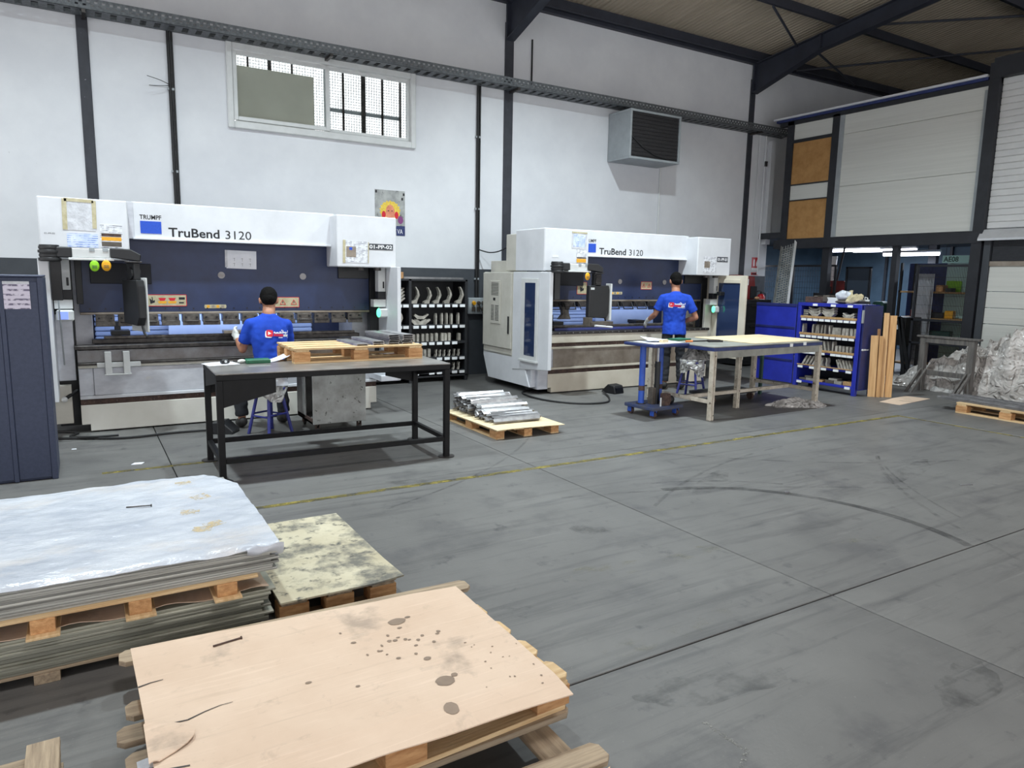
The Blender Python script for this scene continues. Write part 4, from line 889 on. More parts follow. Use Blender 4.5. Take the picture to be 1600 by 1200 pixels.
# ------------------------------------------------------------------ front pallet: broken lower pallet, better upper pallet, cardboard
t = thing('pallet', 'broken grey pallet lying on the floor under the cardboard pallet', 'pallet', (.02, 1.6, 0), R(-1))
for y, L_, x in ((.06, 1.33, .68), (.30, 1.36, .69), (.72, 1.40, .70), (.86, 1.44, .70), (1.03, 1.36, .69), (1.40, 1.52, .76)):
    board(t, 'deck_board', m_woodold, L_, .10, .022, (x, y, .131), random.uniform(-.03, .03), .022)
for x in (.17, .72, 1.22):
    board(t, 'cross_board', m_woodold, 1.4, .11, .02, (x, .72, .11), pi/2+random.uniform(-.02, .02))
    for y in (.1, .75, 1.36): board(t, 'block', m_woodold, .13, .10, .10, (x, y, .05), random.uniform(-.1, .1))
mb = MB(); mb.prism([(0, -.05), (.45, -.055), (.60, -.02), (.66, .035), (.58, .03), (.50, .05), (0, .05)], 0, .022, 'z'); mb.build('splintered_board', m_wood, t, (.66, -.14, .12), R(7))
solo(MB().prism([(-.045, -.02), (.04, -.03), (.05, .02), (-.03, .03)], 0, .004, 'z'), 'plastic_scrap', m_pfilm, 'scrap of pale plastic caught on the left boards of the broken pallet', 'scrap', (.1, 2.27, .145), .3)
p4, h = pallet('pine pallet under the large kraft cardboard sheet', (.14, 1.815, .142), R(2.3), 1.26, .84, 5, m_wood, m_woodblk, bh=.075, th=.017, cross=True, bottoms=True, chamf=.02)
zc = .142+h
def cardf(u, v):
    x = .10+u*(1.235+.035*v)-.02*v; y = 1.80+v*(.97-.10*u*0)-.06*u*(1-v)*.6-.1*u*v+.004*sin(u*17)
    z = zc+.004+.004*noise.noise(V((x*4, y*4, 7)))+.016*min(1, v/.13)
    cr = math.exp(-((u-.02)/.05)**2-((v-.30)/.10)**2); z += .010*cr
    return (x, y, z)
cd = MB().grid(cardf, 72, 48, .004)
card = solo(cd, 'cardboard_sheet', m_card, 'large tan kraft cardboard sheet with oil spots covering the front pallet', 'cardboard')
def spot(u, v, rx, ry):
    c_ = V(cardf(u, v)); mb = MB(); n = 18
    pts = []
    for i in range(n):
        a_ = 2*pi*i/n; r_k = 1+.12*noise.noise(V((cos(a_)*2+u*30, sin(a_)*2, v*30))); pts.append(cardf(u+rx*r_k*cos(a_)/1.25, v+ry*r_k*sin(a_)/.97))
    mb.add([(p[0], p[1], p[2]+.0016) for p in pts]+[(c_.x, c_.y, c_.z+.0016)], [(i, (i+1) % n, n) for i in range(n)]); mb.build('oil_spot', m_oil, card)
for s_ in ((.725, .775, .036, .028), (.765, .79, .012, .008), (.715, .265, .034, .032), (.75, .285, .012, .012), (.675, .105, .024, .030), (.72, .44, .014, .012), (.39, .47, .011, .007), (.50, .37, .008, .006)): spot(*s_)
for k in range(22): spot(random.gauss(.66, .07), random.gauss(.60, .05), random.uniform(.004, .010), random.uniform(.004, .009))
for k in range(16): spot(random.gauss(.9, .06), random.gauss(.30, .10), random.uniform(.002, .005), random.uniform(.002, .005))
def tear(pts, nm='tear'):
    mb = MB(); q = [V(cardf(*p))+V((0, 0, .0018)) for p in pts]
    for i in range(len(q)-1):
        wd = .0035*(1-i/len(q)); n = (q[i+1]-q[i]).cross(V((0, 0, 1))).normalized()*wd; mb.add([q[i]-n, q[i+1]-n*.7, q[i+1]+n*.7, q[i]+n], [(0, 1, 2, 3)])
    mb.build(nm, m_rail, card)
tear([(.03, .43), (.09, .425), (.13, .45), (.17, .47), (.20, .475)]); tear([(.0, .70), (.03, .71), (.06, .712)]); tear([(.02, .2), (.07, .19)])
mb = MB(); mb.grid(lambda u, v: (.085+u*.13*(1-(2*v-1)**2*.8), 2.03+v*.20, cardf(.05, .3)[2]+.006+.02*u*(1-u)), 8, 8, .003); mb.build('torn_flap', m_card, card, smooth=True)
solo(MB().cyl((-.05, 0, 0), (.05, 0, 0), .0035, n=8).cyl((.05, 0, 0), (.054, 0, 0), .007, n=8), 'rusty_nail', m_rust, 'short rusty nail lying on the kraft cardboard sheet', 'nail', (.39, 2.64, cardf(.23, .86)[2]+.004), R(8))
# corner of another pallet at the bottom left
t = thing('pallet', 'grey pallet whose corner shows at the bottom left edge', 'pallet', (-1.14, 1.45, 0), 0)
for y in (.08, .5, .99): board(t, 'deck_board', m_woodold, 1.0, .10, .022, (.5, y, .131), 0, .0)
for x in (.1, .5, .955):
    board(t, 'cross_board', m_woodold, 1.09, .09, .022, (x, .53, .153 if x > .9 else .109), pi/2)
    for y in (.08, .5, .99): board(t, 'block', m_woodold, .10, .09, .098, (x, y, .049))
# ------------------------------------------------------------------ slate blue locker at the left edge
t = thing('locker', 'slate blue steel locker at the left edge with a notice taped on it', 'locker', (-1.42, 6.54, 0))
bd = B(0, 1.19, .02, .52, .0, 1.585).build('body', m_locker, t, bev=.006)
B(.935, 1.15, .0, .02, .02, 1.55).build('side_panel', m_locker, t, bev=.004); B(.02, .905, .0, .02, .02, 1.55).build('side_panel', m_locker, t, bev=.004); B(.905, .935, -.008, .02, .005, 1.56).build('rib', m_locker, t, bev=.004)
B(1.15, 1.19, -.008, .02, .0, 1.585).build('rib', m_locker, t, bev=.004); B(0, 1.19, -.01, .52, 1.585, 1.6).build('top_plate', m_locker, t, bev=.003)
q = solo(B(-.24, .24, -.002, 0, -.10, .10), 'notice_sheet', lines_print(M('arabic_notice_paper', (212, 206, 222), rough=.5), 2, 28, (110, 104, 128), .42, .55, 30), 'white notice with rows of handwriting taped to the slate blue locker', 'notice', (-.56, 6.537, 1.445))
B(-.24, .24, -.003, -.002, .088, .108).build('tape_strip', m_film, q)
# ------------------------------------------------------------------ black work table and what lies on it
TZ = .87
tb = thing('work_table', 'long black steel work table in front of the left press brake', 'table', (.86, 5.80, 0), R(-1.6))
TL_, TW = 1.98, .82
B(0, TL_, 0, TW, TZ-.012, TZ).build('tabletop', m_ttop, tb, bev=.003)
B(0, TL_, .0, .05, TZ-.055, TZ-.012).build('apron', m_tblk, tb, bev=.003); B(0, TL_, TW-.05, TW, TZ-.055, TZ-.012).build('apron', m_tblk, tb, bev=.003)
for x in (0, TL_-.05): B(x, x+.05, .05, TW-.05, TZ-.055, TZ-.012).build('apron', m_tblk, tb, bev=.003)
for x in (.0, TL_-.05):
    for y in (0, TW-.05):
        lg = B(x, x+.05, y, y+.05, .0, TZ-.055).build('leg', m_tblk, tb, bev=.004); MB().cyl((x+.025, y+.025, 0), (x+.025, y+.025, .008), .075, n=16).build('foot_plate', m_rail, lg)
for y in (0.005, TW-.045): B(.05, TL_-.05, y, y+.04, .15, .19).build('stretcher', m_tblk, tb, bev=.003)
for x in (.005, TL_-.045): B(x, x+.04, .05, TW-.05, .15, .19).build('stretcher', m_tblk, tb, bev=.003)
for xa, xb in ((.05, .40), (TL_-.05, TL_-.33)): mb = MB(); mb.prism([(xa, TZ-.055), (xb, TZ-.055), (xb, TZ-.20), (xa, TZ-.27)], TW-.02, TW-.012, 'y'); mb.build('gusset', m_tblk, tb)
for x in (.006, TL_-.012): mb = MB(); mb.prism([(.05, TZ-.055), (TW-.05, TZ-.055), (TW-.05, TZ-.2), (.05, TZ-.08)], x, x+.006, 'x'); mb.build('gusset', m_tblk, tb)
mb = MB(); mb.prism([(.05, TZ-.055), (.45, TZ-.055), (.45, TZ-.17), (.05, TZ-.27)], .012, .02, 'y'); mb.build('gusset', m_tblk, tb)
pt, h = pallet('pine pallet on the black work table', (1.56, 6.19, TZ), R(-.5), 1.2, .66, 4, m_wood, m_woodblk, bh=.085, th=.017, cross=True, bottoms=True)
random.seed(5)
pz = TZ+h
pf = [(-.06, 0), (.06, 0), (.06, .004), (.052, .016), (-.052, .016), (-.06, .004)]
for k in range(1): pass
def strip_obj(x, y, z, L_, lab, grp, rot):
    mb = MB(); P_ = [(-.058, 0), (-.05, 0), (-.046, .013), (.046, .013), (.05, 0), (.058, 0), (.053, .018), (-.053, .018)]
    mb.prism(P_, -L_/2, L_/2, 'y'); solo(mb, 'steel_profile', m_prof, lab, 'profile', (x, y, z), rot, grp)
for col, (x, n) in enumerate(((2.18, 1), (2.34, 2), (2.49, 5), (2.63, 5))):
    for k in range(n): strip_obj(x+random.uniform(-.004, .004), 6.50+random.uniform(-.02, .02)+.02*col, pz+k*.0182, .56, ('single bent grey steel profile left of the piles on the table pallet' if n == 1 else ('lowest', 'second', 'third', 'fourth', 'topmost')[k if k < n-1 else 4]+' bent grey steel profile in the '+('', 'low left', 'tall middle', 'tall right')[col]+' pile on the table pallet'), 'bent steel profiles on the table pallet', R(1+col))
solo(B(-.10, .10, -.06, .06, 0, .035), 'green_box', m_green, 'flat green plastic box on the black work table behind the seated worker', 'box', (1.30, 6.42, TZ), R(-3), bev=.006)
q = solo(MB().grid(lambda u, v: (-.13+u*.26, -.1+v*.2, .002+.006*sin(u*3)*v), 8, 8, .001), 'paper_sheet', m_paper, 'white sheet of paper at the left end of the black work table', 'paper', (1.0, 6.44, TZ), R(10))
solo(MB().grid(lambda u, v: (-.11+u*.22, -.075+v*.15, .002+.05*u*u), 8, 6, .001), 'paper_sheet', m_paper, 'curled white paper between the green box and the pallet on the black table', 'paper', (1.47, 6.5, TZ), R(12))
q = thing('tape_measure', 'small black tool lying on the white paper on the black table', 'tool', (1.03, 6.42, TZ+.009), .2)
MB().prism([(-.035, 0), (.035, 0), (.035, .02), (.02, .032), (-.025, .032), (-.035, .02)], -.02, .02, 'y').build('case', m_black, q, bev=.004); MB().cyl((0, -.023, .016), (0, -.02, .016), .011).build('disc', m_alu, q)
q = thing('pliers', 'green-handled pliers on the black work table', 'pliers', (1.17, 6.56, TZ+.006), R(-30))
for s in (-1, 1): MB().tube([(0, 0, 0), (.05, s*.016, 0), (.12, s*.022, 0)], .007, 8).build('handle', m_green, q)
MB().prism([(0, -.012), (-.05, -.006), (-.055, 0), (-.05, .006), (0, .012)], -.005, .005, 'z').build('jaw', m_rail, q)
solo(B(-.09, .09, -.010, .010, 0, .002), 'steel_ruler', m_shine, 'short steel ruler on the black work table in front of the green box', 'ruler', (1.27, 6.20, TZ), R(-4))
solo(MB().ball((0, 0, .018), (.035, .025, .018), 10, 6), 'crumpled_rag', m_glove, 'crumpled white rag beside the green box on the black table', 'rag', (1.17, 6.44, TZ), smooth=True)
# ------------------------------------------------------------------ stools
def stool(label, loc, rot, sh, drape, wcol):
    t = thing('stool', label, 'stool', loc, rot); r = .15
    MB().cyl((0, 0, sh-.03), (0, 0, sh), .165, n=24).build('seat', m_stool, t, smooth=True, bev=.006)
    for k in range(4):
        a_ = pi/4+k*pi/2; MB().tube([(.11*cos(a_), .11*sin(a_), sh-.03), (.215*cos(a_), .215*sin(a_), 0)], .017, 10).build('leg', m_stool, t, smooth=True)
    for k in range(4):
        a0, a1 = pi/4+k*pi/2, pi/4+(k+1)*pi/2; q_ = .175; zr = .19 if k % 2 else .21
        MB().cyl((q_*cos(a0), q_*sin(a0), zr), (q_*cos(a1), q_*sin(a1), zr), .010, n=8).build('rung', m_stool, t)
    c = MB()
    def f(u, v):
        a_ = u*2*pi; d = v*1.75; rr = .17*min(d, 1)+.012*noise.noise(V((cos(a_)*3, sin(a_)*3, d*3))); zz_ = sh+.03
        if d > 1: zz_ -= (d-1)*drape*(.75+.6*noise.noise(V((cos(a_)*1.7, sin(a_)*1.7, 5+sh)))); rr += .02*noise.noise(V((cos(a_)*5, sin(a_)*5, d*4)))
        return (rr*cos(a_), rr*sin(a_), zz_+.010*noise.noise(V((cos(a_)*6*d, sin(a_)*6*d, 2))))
    c.grid(f, 48, 20, .002); c.build('plastic_cover', wcol, t, smooth=True)
    return t
stool('indigo stool with a crumpled plastic cover under the seated worker', (1.62, 7.48, 0), .5, .49, .24, m_wrap)
stool('indigo stool wrapped in torn clear plastic behind the hydraulic lift table', (7.42, 7.25, 0), .35, .52, .34, m_wrap)
o = solo(MB().grid(lambda u, v: (-.16+u*.32+.01*sin(v*9), -.02*sin(u*7)+.02*noise.noise(V((u*4, v*4, 1))), v*.20), 16, 12, .004), 'folded_wrap', m_pfilm, 'white plastic hanging from the seat behind the seated worker', 'wrap', (1.60, 7.29, .52), .1, smooth=True)
# ------------------------------------------------------------------ grey cart between stool and press
t = thing('cart', 'scratched grey steel cart on casters under the black work table', 'cart', (1.99, 7.21, 0), R(0))
B(0, .57, 0, .015, .10, .70).build('front_panel', m_cart, t, bev=.004); B(.555, .57, .015, .62, .10, .70).build('side_panel', m_cart, t, bev=.004); B(0, .57, .605, .62, .10, .74).build('back_panel', m_cart, t, bev=.004)
B(.0, .555, .015, .605, .10, .12).build('floor_plate', m_cart, t); B(.0, .015, .3, .605, .12, .72).build('side_panel', m_cart, t, bev=.004); B(.0, .57, .0, .62, .70, .715).build('top_plate', m_cart, t, bev=.003); B(0, .02, .015, .6, .10, .15).build('rail', m_rust, t)
for x in (.06, .51):
    for y in (.06, .56):
        c = MB(); c.prism([(x-.02, .03), (x-.012, .03), (x-.012, .09), (x+.012, .09), (x+.012, .03), (x+.02, .03), (x+.02, .10), (x-.02, .10)], y-.025, y+.025, 'y'); c = c.build('caster', m_rust, t); MB().cyl((x-.011, y, .035), (x+.011, y, .035), .035, n=14).build('wheel', m_rail, c)
for i in range(4): solo(MB().grid(lambda u, v: (-.09+u*.18, -.07+v*.14, .05*noise.noise(V((u*3, v*3, i)))+.05), 8, 8, .003), 'scrap_film', m_wrap, ORD[i]+' crumpled plastic scrap from the left inside the grey cart', 'scrap', (2.15+i*.09, 7.36+.05*(i % 2), .14), i, 'plastic scraps inside the grey cart', smooth=True)
# ------------------------------------------------------------------ foot pedals and cables
def pedal(label, loc, rot):
    t = thing('foot_pedal', label, 'pedal', loc, rot); mb = MB(); mb.prism([(-.13, 0), (.13, 0), (.13, .02), (.10, .115), (-.02, .13), (-.13, .03)], -.10, .10, 'y'); mb.build('housing', m_black, t, bev=.008)
    B(.02, .132, -.075, .075, .015, .085).build('opening', m_gloss, t); MB().prism([(.02, .02), (.125, .012), (.125, .02), (.02, .06)], -.05, .05, 'y').build('treadle', m_rail, t)
pedal('black foot pedal on the floor by the seated worker', (1.2, 7.72, 0), R(150)); pedal('black foot pedal on the floor before the right press brake', (6.62, 8.02, 0), R(-80))
def cable(label, pts, r=.012):
    P_ = []; n = len(pts)
    for i in range(n-1):
        p0, p1, p2, p3 = (V(pts[max(i-1, 0)]), V(pts[i]), V(pts[i+1]), V(pts[min(i+2, n-1)]))
        for k in range(8):
            s = k/8; P_.append(.5*((2*p1)+(-p0+p2)*s+(2*p0-5*p1+4*p2-p3)*s*s+(-p0+3*p1-3*p2+p3)*s**3))
    P_.append(V(pts[-1])); mb = MB(); mb.tube(P_, r, 7); solo(mb, 'cable', m_cable, label, 'cable', smooth=True)
cable('black cable looping on the floor along the left press brake', [(-.5, 8.2, .014), (-.1, 8.0, .014), (.3, 7.82, .014), (.75, 7.86, .014), (1.12, 7.8, .02)])
cable('second coil of black cable at the left foot of the left press brake', [(-.32, 8.45, .014), (-.1, 8.3, .014), (-.16, 8.1, .016), (.0, 7.93, .03), (.25, 7.9, .03)])
cable('black cable running over the floor to the pedal of the right press brake', [(5.86, 9.25, .014), (5.75, 8.8, .014), (5.35, 8.5, .014), (5.3, 7.9, .014), (5.55, 7.45, .014), (5.95, 7.35, .014), (6.25, 7.65, .014), (6.45, 8.05, .03)])
# ------------------------------------------------------------------ black tool rack against the wall
PROF = {'gooseneck': [(-.09, 0), (.0, -.0), (.012, .05), (.05, .13), (.03, .2), (-.01, .26), (-.02, .25), (.005, .19), (.012, .13), (-.02, .06), (-.09, .03)],
        'blade': [(-.012, 0), (.012, 0), (.014, .14), (.006, .19), (-.006, .19), (-.014, .14)],
        'die': [(-.022, 0), (.022, 0), (.022, .12), (.006, .13), (0, .115), (-.006, .13), (-.022, .12)],
        'wing': [(-.13, .06), (-.07, 0), (.05, 0), (.14, .07), (.13, .09), (.05, .05), (-.04, .055), (-.11, .09)],
        'slant': [(-.02, 0), (.015, 0), (-.05, .17), (-.075, .165)],
        'curve': [(-.014, 0), (.014, 0), (.03, .06), (.02, .12), (.035, .17), (.015, .17), (-.002, .12), (.008, .06)],
        'bar': [(-.05, 0), (.05, 0), (.05, .018), (-.05, .018)]}
TOOLME = {}
def tool(kind, loc, rot, s, label, grp, depth=.12, mat=None):
    key = (kind, depth)
    if key not in TOOLME: TOOLME[key] = MB().prism(PROF[kind], -depth/2, depth/2, 'y').mesh('bending_tool', mat or m_punch)
    o = inst('bending_tool', TOOLME[key], None, loc, rot); o.scale = (s, 1, s); return tag(o, label, 'tool', grp)
rk = thing('tool_rack', 'charcoal steel tool rack against the wall between the two press brakes', 'rack', (3.45, 10.06, 0))
RW = 1.82
for x in (0, .82, RW-.04): B(x, x+.045, 0, .45, .0, 1.6).build('upright', m_rack, rk, bev=.003)
B(0, RW, .44, .455, .1, 1.58).build('back_sheet', m_rack, rk)
RS = (1.225, .90, .64, .395, .175)
B(0, RW, 0, .45, 1.57, 1.6).build('top_shelf', m_rack, rk, bev=.003); B(0, RW, .0, .45, .075, .10).build('bottom_shelf', m_rack, rk)
for z in RS:
    for x0, x1 in ((.045, .82), (.865, RW-.04)):
        s_ = B(x0, x1, .0, .44, z-.045, z).build('shelf', m_rack, rk, bev=.003)
        n = 7
        for k in range(n):
            if (k*5+int(z*100)) % 9 in (4,) : continue
            xx = x0+.07+k*(x1-x0-.12)/(n-1); B(xx-.045, xx+.045, -.004, 0, z-.055, z-.012).build('shelf_label', m_label, s_)
random.seed(3)
def row(z, kind, xs_, s, lab, grp, y=10.13, jit=.03):
    for k, x in enumerate(xs_): tool(kind, (3.45+x+random.uniform(-.008, .008), y, z), random.uniform(-jit, jit), s*random.uniform(.95, 1.05), ORD[k]+' from left '+lab, grp, .07)
row(RS[0], 'gooseneck', (.97, 1.17, 1.34, 1.52, 1.72), 1.0, 'tall gooseneck tool on the top shelf of the charcoal rack', 'gooseneck tools on the top shelf of the rack')
row(RS[1], 'wing', (1.0, 1.06), .95, 'wing-shaped tool on the second shelf of the charcoal rack', 'wing tools on the second shelf')
tool('wing', (4.5, 10.16, RS[1]+.085), 0, .9, 'wing-shaped tool lying on top of the pair on the second shelf', None, .07)
row(RS[1], 'blade', (1.30, 1.40, 1.48, 1.56, 1.68), .9, 'slim upright blade tool on the second shelf of the charcoal rack', 'blade tools on the second shelf')
row(RS[2], 'die', [.91+i*.077 for i in range(6)]+[1.40, 1.45, 1.52, 1.70], .95, 'upright die block on the middle shelf of the charcoal rack', 'die blocks on the middle shelf')
row(RS[3], 'die', [.93+i*.06 for i in range(5)], 1.0, 'upright die block on the fourth shelf of the charcoal rack', 'die blocks on the fourth shelf')
row(RS[3], 'curve', [1.28+i*.08 for i in range(6)], .62, 'curved short tool on the fourth shelf of the charcoal rack', 'curved tools on the fourth shelf')
row(RS[4], 'curve', [1.42+i*.09 for i in range(4)], .66, 'curved short tool on the lowest shelf of the charcoal rack', 'curved tools on the lowest shelf')
for i in range(4): tool('wing', (3.45+.66, 10.16, RS[0]+.012+i*.05), R(6*i), .9, ('lowest', 'second', 'third', 'topmost')[i]+' wing-shaped tool piled in the left bay of the charcoal rack', 'wing tools piled in the left bay', .07)
row(RS[1], 'gooseneck', (.60, .70), .85, 'gooseneck tool on the second shelf in the left bay of the rack', 'gooseneck tools in the left bay')
solo(B(-.05, .05, -.05, .05, 0, .10), 'wooden_block', m_woodblk, 'wooden block on top of the charcoal tool rack', 'block', (4.17, 10.2, 1.6), .1, bev=.004)
for i in range(3): solo(B(-.5, .5, -.02, .02, 0, .03), 'steel_bar', m_prof, ('front', 'middle', 'rear')[i]+' long steel bar lying on top of the charcoal tool rack', 'bar', (4.72, 10.14+i*.1, 1.6), R(1.5*i-1.5), 'steel bars on top of the tool rack')
# electric box, conduits, poster, fan housing, tray on the long wall
t = thing('electric_box', 'grey socket box with plugs on the dark wall band beside the tool rack', 'electric box', (5.70, WY-.008, 1.03))
B(-.17, .16, -.08, 0, 0, .27).build('housing', m_grey, t, bev=.008)
for i in range(3): MB().cyl((-.08+i*.09, -.08, .19), (-.08+i*.09, -.12, .18), .032, n=14).build('socket', (m_amber, m_grime, m_grime)[i], t); B(-.11+i*.09, -.05+i*.09, -.10, -.08, .05, .12).build('cover_flap', m_grime, t)
MB().tube([(.0, -.12, .18), (.05, -.16, .02), (.12, -.12, -.04), (.16, -.1, .08)], .008, 6).build('loose_wire', m_cable, t, smooth=True)
def conduit(label, x, z0, z1, r=.022, mat=m_cable, y=WY-.03):
    mb = MB(); mb.cyl((0, 0, 0), (0, 0, z1-z0), r, n=10).cyl((r*1.9, .004, 0), (r*1.9, .004, z1-z0), r*.6, n=8); t = solo(mb, 'cable_conduit', mat, label, 'conduit', (x, y, z0), smooth=True)
    for k in range(3): B(-.035, .045, -.012, .03, .3+k*(z1-z0)/3, .33+k*(z1-z0)/3).build('clip', m_grey, t)
conduit('black cable pair running down the wall left of the window', 1.175, 1.6, 4.7); conduit('black cable pair running down the wall to the socket box', 5.70, 1.3, 4.72)
cable('thin wire sticking out of the cable pair left of the window', [(1.17, 10.55, 4.03), (1.05, 10.5, 4.06), (.9, 10.45, 4.08)], .004)
cable('second thin wire sticking out below the first one', [(1.17, 10.55, 4.02), (1.05, 10.5, 3.99), (.92, 10.46, 3.97)], .004)
cable('black cable sagging from the wall to the top of the right press brake', [(5.72, 10.56, 2.1), (5.85, 10.4, 2.05), (5.95, 10.2, 2.08), (5.9, 9.7, 2.2), (5.75, 9.3, 2.29)], .01)
MB_ = MB(); MB_.cyl((0, 0, 0), (0, 0, 1.3), .015, n=8); solo(MB_, 'cable_conduit', m_alu, 'thin white conduit below the fan housing', 'conduit', (9.69, WY-.02, 2.5), smooth=True)
MB_ = MB(); MB_.cyl((0, 0, 0), (0, 0, .72), .014, n=8); solo(MB_, 'cable_conduit', m_cable, 'short black conduit above the tray beside the middle column', 'conduit', (6.72, WY-.02, 4.85), smooth=True)
t = thing('cable_tray', 'long perforated galvanized cable tray along the wall', 'cable tray', (-9, 10.28, 4.69))
TLn = 22.1; mb = MB(); n = int(TLn/.16)
mb.box(0, TLn, 0, .006, 0, .04).box(0, TLn, 0, .006, .06, .075).box(0, TLn, 0, .006, .10, .13)
for k in range(n*2): mb.box(k*.08, k*.08+.045, 0, .006, .04, .06); mb.box(k*.08+.04, k*.08+.085, 0, .006, .075, .10)
mb.build('side_wall', m_tray, t)
mb = MB(); mb.box(0, TLn, 0, .05, 0, .004).box(0, TLn, .24, .30, 0, .004)
for k in range(n): mb.box(k*.16, k*.16+.09, .05, .24, 0, .004)
mb.build('perforated_base', m_tray, t); B(0, TLn, .294, .30, 0, .13).build('side_wall', m_tray, t)
for x in (3.2, 6.1, 9.23, 12.2, 15.28, 18.3, 21.1): B(x, x+.04, .0, .32, -.04, 0).build('bracket', m_rail, t)
cable('black cables lying in the perforated tray', [(-8.9, 10.4, 4.72), (-4, 10.42, 4.72), (1.2, 10.4, 4.72), (6, 10.43, 4.72), (12.8, 10.41, 4.72)], .022)
t = thing('fan_housing', 'grey box with a dark grille fixed to the wall under the cable tray', 'ventilation box', (8.40, 9.98, 3.76))
for b_ in ((0, 1.2, 0, .61, 0, .04), (0, 1.2, 0, .61, .80, .84), (0, .04, 0, .61, .04, .80), (1.16, 1.2, 0, .61, .04, .80)): B(*b_).build('casing_panel', m_grey, t, bev=.004)
B(.04, 1.16, .03, .06, .04, .80).build('grille', m_mesh, t)
for k in range(12): B(.04, 1.16, .022, .03, .07+k*.062, .078+k*.062).build('grille_wire', m_black, t)
MB().tube([(.06, .02, .38), (.3, .01, .22), (.6, .015, .1), (.9, .02, .06)], .012, 6).build('loose_strap', m_black, t)
t = solo(B(-.245, .245, -.003, 0, -.34, .34), 'poster', M('poster_grey_print', (176, 178, 176), (140, 142, 142), sc=7, rough=.5, spots=[((96, 96, 98), 13, .56, .1)]), 'safety poster with a curly-haired face in red ear defenders on the long wall', 'poster', (4.19, WY-.002, 2.6))
mb = MB(); P_ = [(.165*(1+.10*sin(k*9))*cos(k*2*pi/40), .15*(1+.10*sin(k*9))*sin(k*2*pi/40)+.03) for k in range(40)]; mb.prism(P_, -.0042, -.003, 'y'); mb.build('hair', M('poster_yellow_hair', (236, 206, 84), (214, 180, 60), sc=40, rough=.5), t)
P_ = [(.075*cos(k*2*pi/24), .125*sin(k*2*pi/24)) for k in range(24)]; MB().prism(P_, -.0054, -.0042, 'y').build('face', M('poster_face', (226, 150, 116), (206, 120, 92), sc=18, rough=.5), t)
for s in (-1, 1):
    MB().prism([(s*.105+.032*cos(k*2*pi/16), -.03+.055*sin(k*2*pi/16)) for k in range(16)], -.006, -.0042, 'y').build('ear_defender', m_red, t)
    MB().prism([(s*.03+.012*cos(k*2*pi/10), .03+.008*sin(k*2*pi/10)) for k in range(10)], -.006, -.0054, 'y').build('eye', m_ink, t)
MB().prism([(-.03, -.065), (.03, -.065), (.018, -.08), (-.018, -.08)], -.006, -.0054, 'y').build('mouth', m_red, t)
B(-.045, .045, -.0045, -.003, -.20, -.11).build('neck', M('poster_neck', (206, 130, 100), rough=.5), t); MB().prism([(-.16, -.24), (.12, -.24), (.07, -.17), (-.09, -.17)], -.0048, -.003, 'y').build('blue_collar', m_edgeblue, t)
B(.10, .245, -.004, -.003, -.34, -.19).build('blue_corner', m_edgeblue, t); MB().prism([(.17+.045*cos(k*2*pi/14), -.10+.06*sin(k*2*pi/14)) for k in range(14)], -.0052, -.0048, 'y').build('purple_bubble', M('poster_purple', (128, 62, 120), rough=.5), t)
text_mesh('lettering', 'VA', m_pwhite, t, .115, -.31, .09, .07, -.004)
for x, z in ((-.225, .31), (.225, .29), (.2, .22)): B(x-.014, x+.014, -.006, -.003, z-.02, z+.02).build('clip', m_ink, t)
# ------------------------------------------------------------------ pallet with zinc profiles in the middle
p5, h = pallet('small pallet carrying zinc profiles on the floor between the press brakes', (3.56, 7.36, 0), R(-90), 1.22, .78, 4, m_wood, m_woodblk, bh=.07, th=.012, cross=False, bottoms=True)
def pl5(u, v): return (3.55+u*.84, 6.10+v*1.28, h+.006+.008*sin(u*3.0+1)*(1-v))
solo(MB().grid(pl5, 8, 8, .006), 'plywood_sheet', m_plyc, 'clean thin plywood sheet on the middle floor pallet', 'plywood')
random.seed(21)
Pz = [(-.013, 0), (.013, 0), (.013, .010), (.010, .010), (.010, .003), (-.010, .003), (-.010, .034), (-.003, .034), (-.003, .037), (-.013, .037)]
zp = MB().prism(Pz, -.29, .29, 'x').mesh('zinc_profile', m_prof)
zd = MB().prism(Pz, -.29, .29, 'x').mesh('zinc_profile', m_rail)
for k in range(33):
    f_ = k/32; y = 6.36+f_*.96; top = h+.02+.15*min(1, f_*1.35)+(.012 if k % 2 else 0); nl = 1+int((top-h)/.05)
    for lay in range(nl):
        lb = ('shiny zinc profile on top of the row on the middle pallet', 'zinc profiles on top of the middle pallet') if lay == 0 else ('shiny zinc profile in a lower layer of the heap on the middle pallet', 'lower zinc profiles on the middle pallet')
        o = inst('zinc_profile', zp, None, (3.98+random.uniform(-.05, .05)+.02*sin(k), y+.012*lay, max(h+.03, top-.05*lay)), (R(-50+random.uniform(-25, 20)), R(random.uniform(-1.5, 1.5)), R(random.uniform(-4, 4)))); tag(o, lb[0], 'profile', lb[1])
# ------------------------------------------------------------------ hydraulic lift table
t = thing('lift_table', 'blue hydraulic lift table on four wheels beside the white-legged table', 'lift table', (5.77, 6.22, 0), R(4))
B(0, .52, 0, .50, .095, .135).build('deck', m_liftdk, t, bev=.006)
for x in (.06, .45):
    for y in (.06, .44):
        c = MB(); c.prism([(x-.028, .03), (x-.02, .03), (x-.02, .087), (x+.02, .087), (x+.02, .03), (x+.028, .03), (x+.028, .095), (x-.028, .095)], y-.03, y+.03, 'y'); c = c.build('caster', m_lift, t); MB().cyl((x-.019, y, .042), (x+.019, y, .042), .042, n=16).build('wheel', m_rust, c, smooth=True)
for x, y in ((.12, .33), (.43, .33)): 
    c = MB().cyl((x, y, .135), (x, y, .86), .038, n=18).build('column', m_lift, t, smooth=True); MB().cyl((x, y, .135), (x, y, .145), .06, n=18).build('column_foot', m_rail, c); MB().cyl((x, y, .30), (x, y, .36), .0395, n=18).build('worn_ring', m_rust, c)
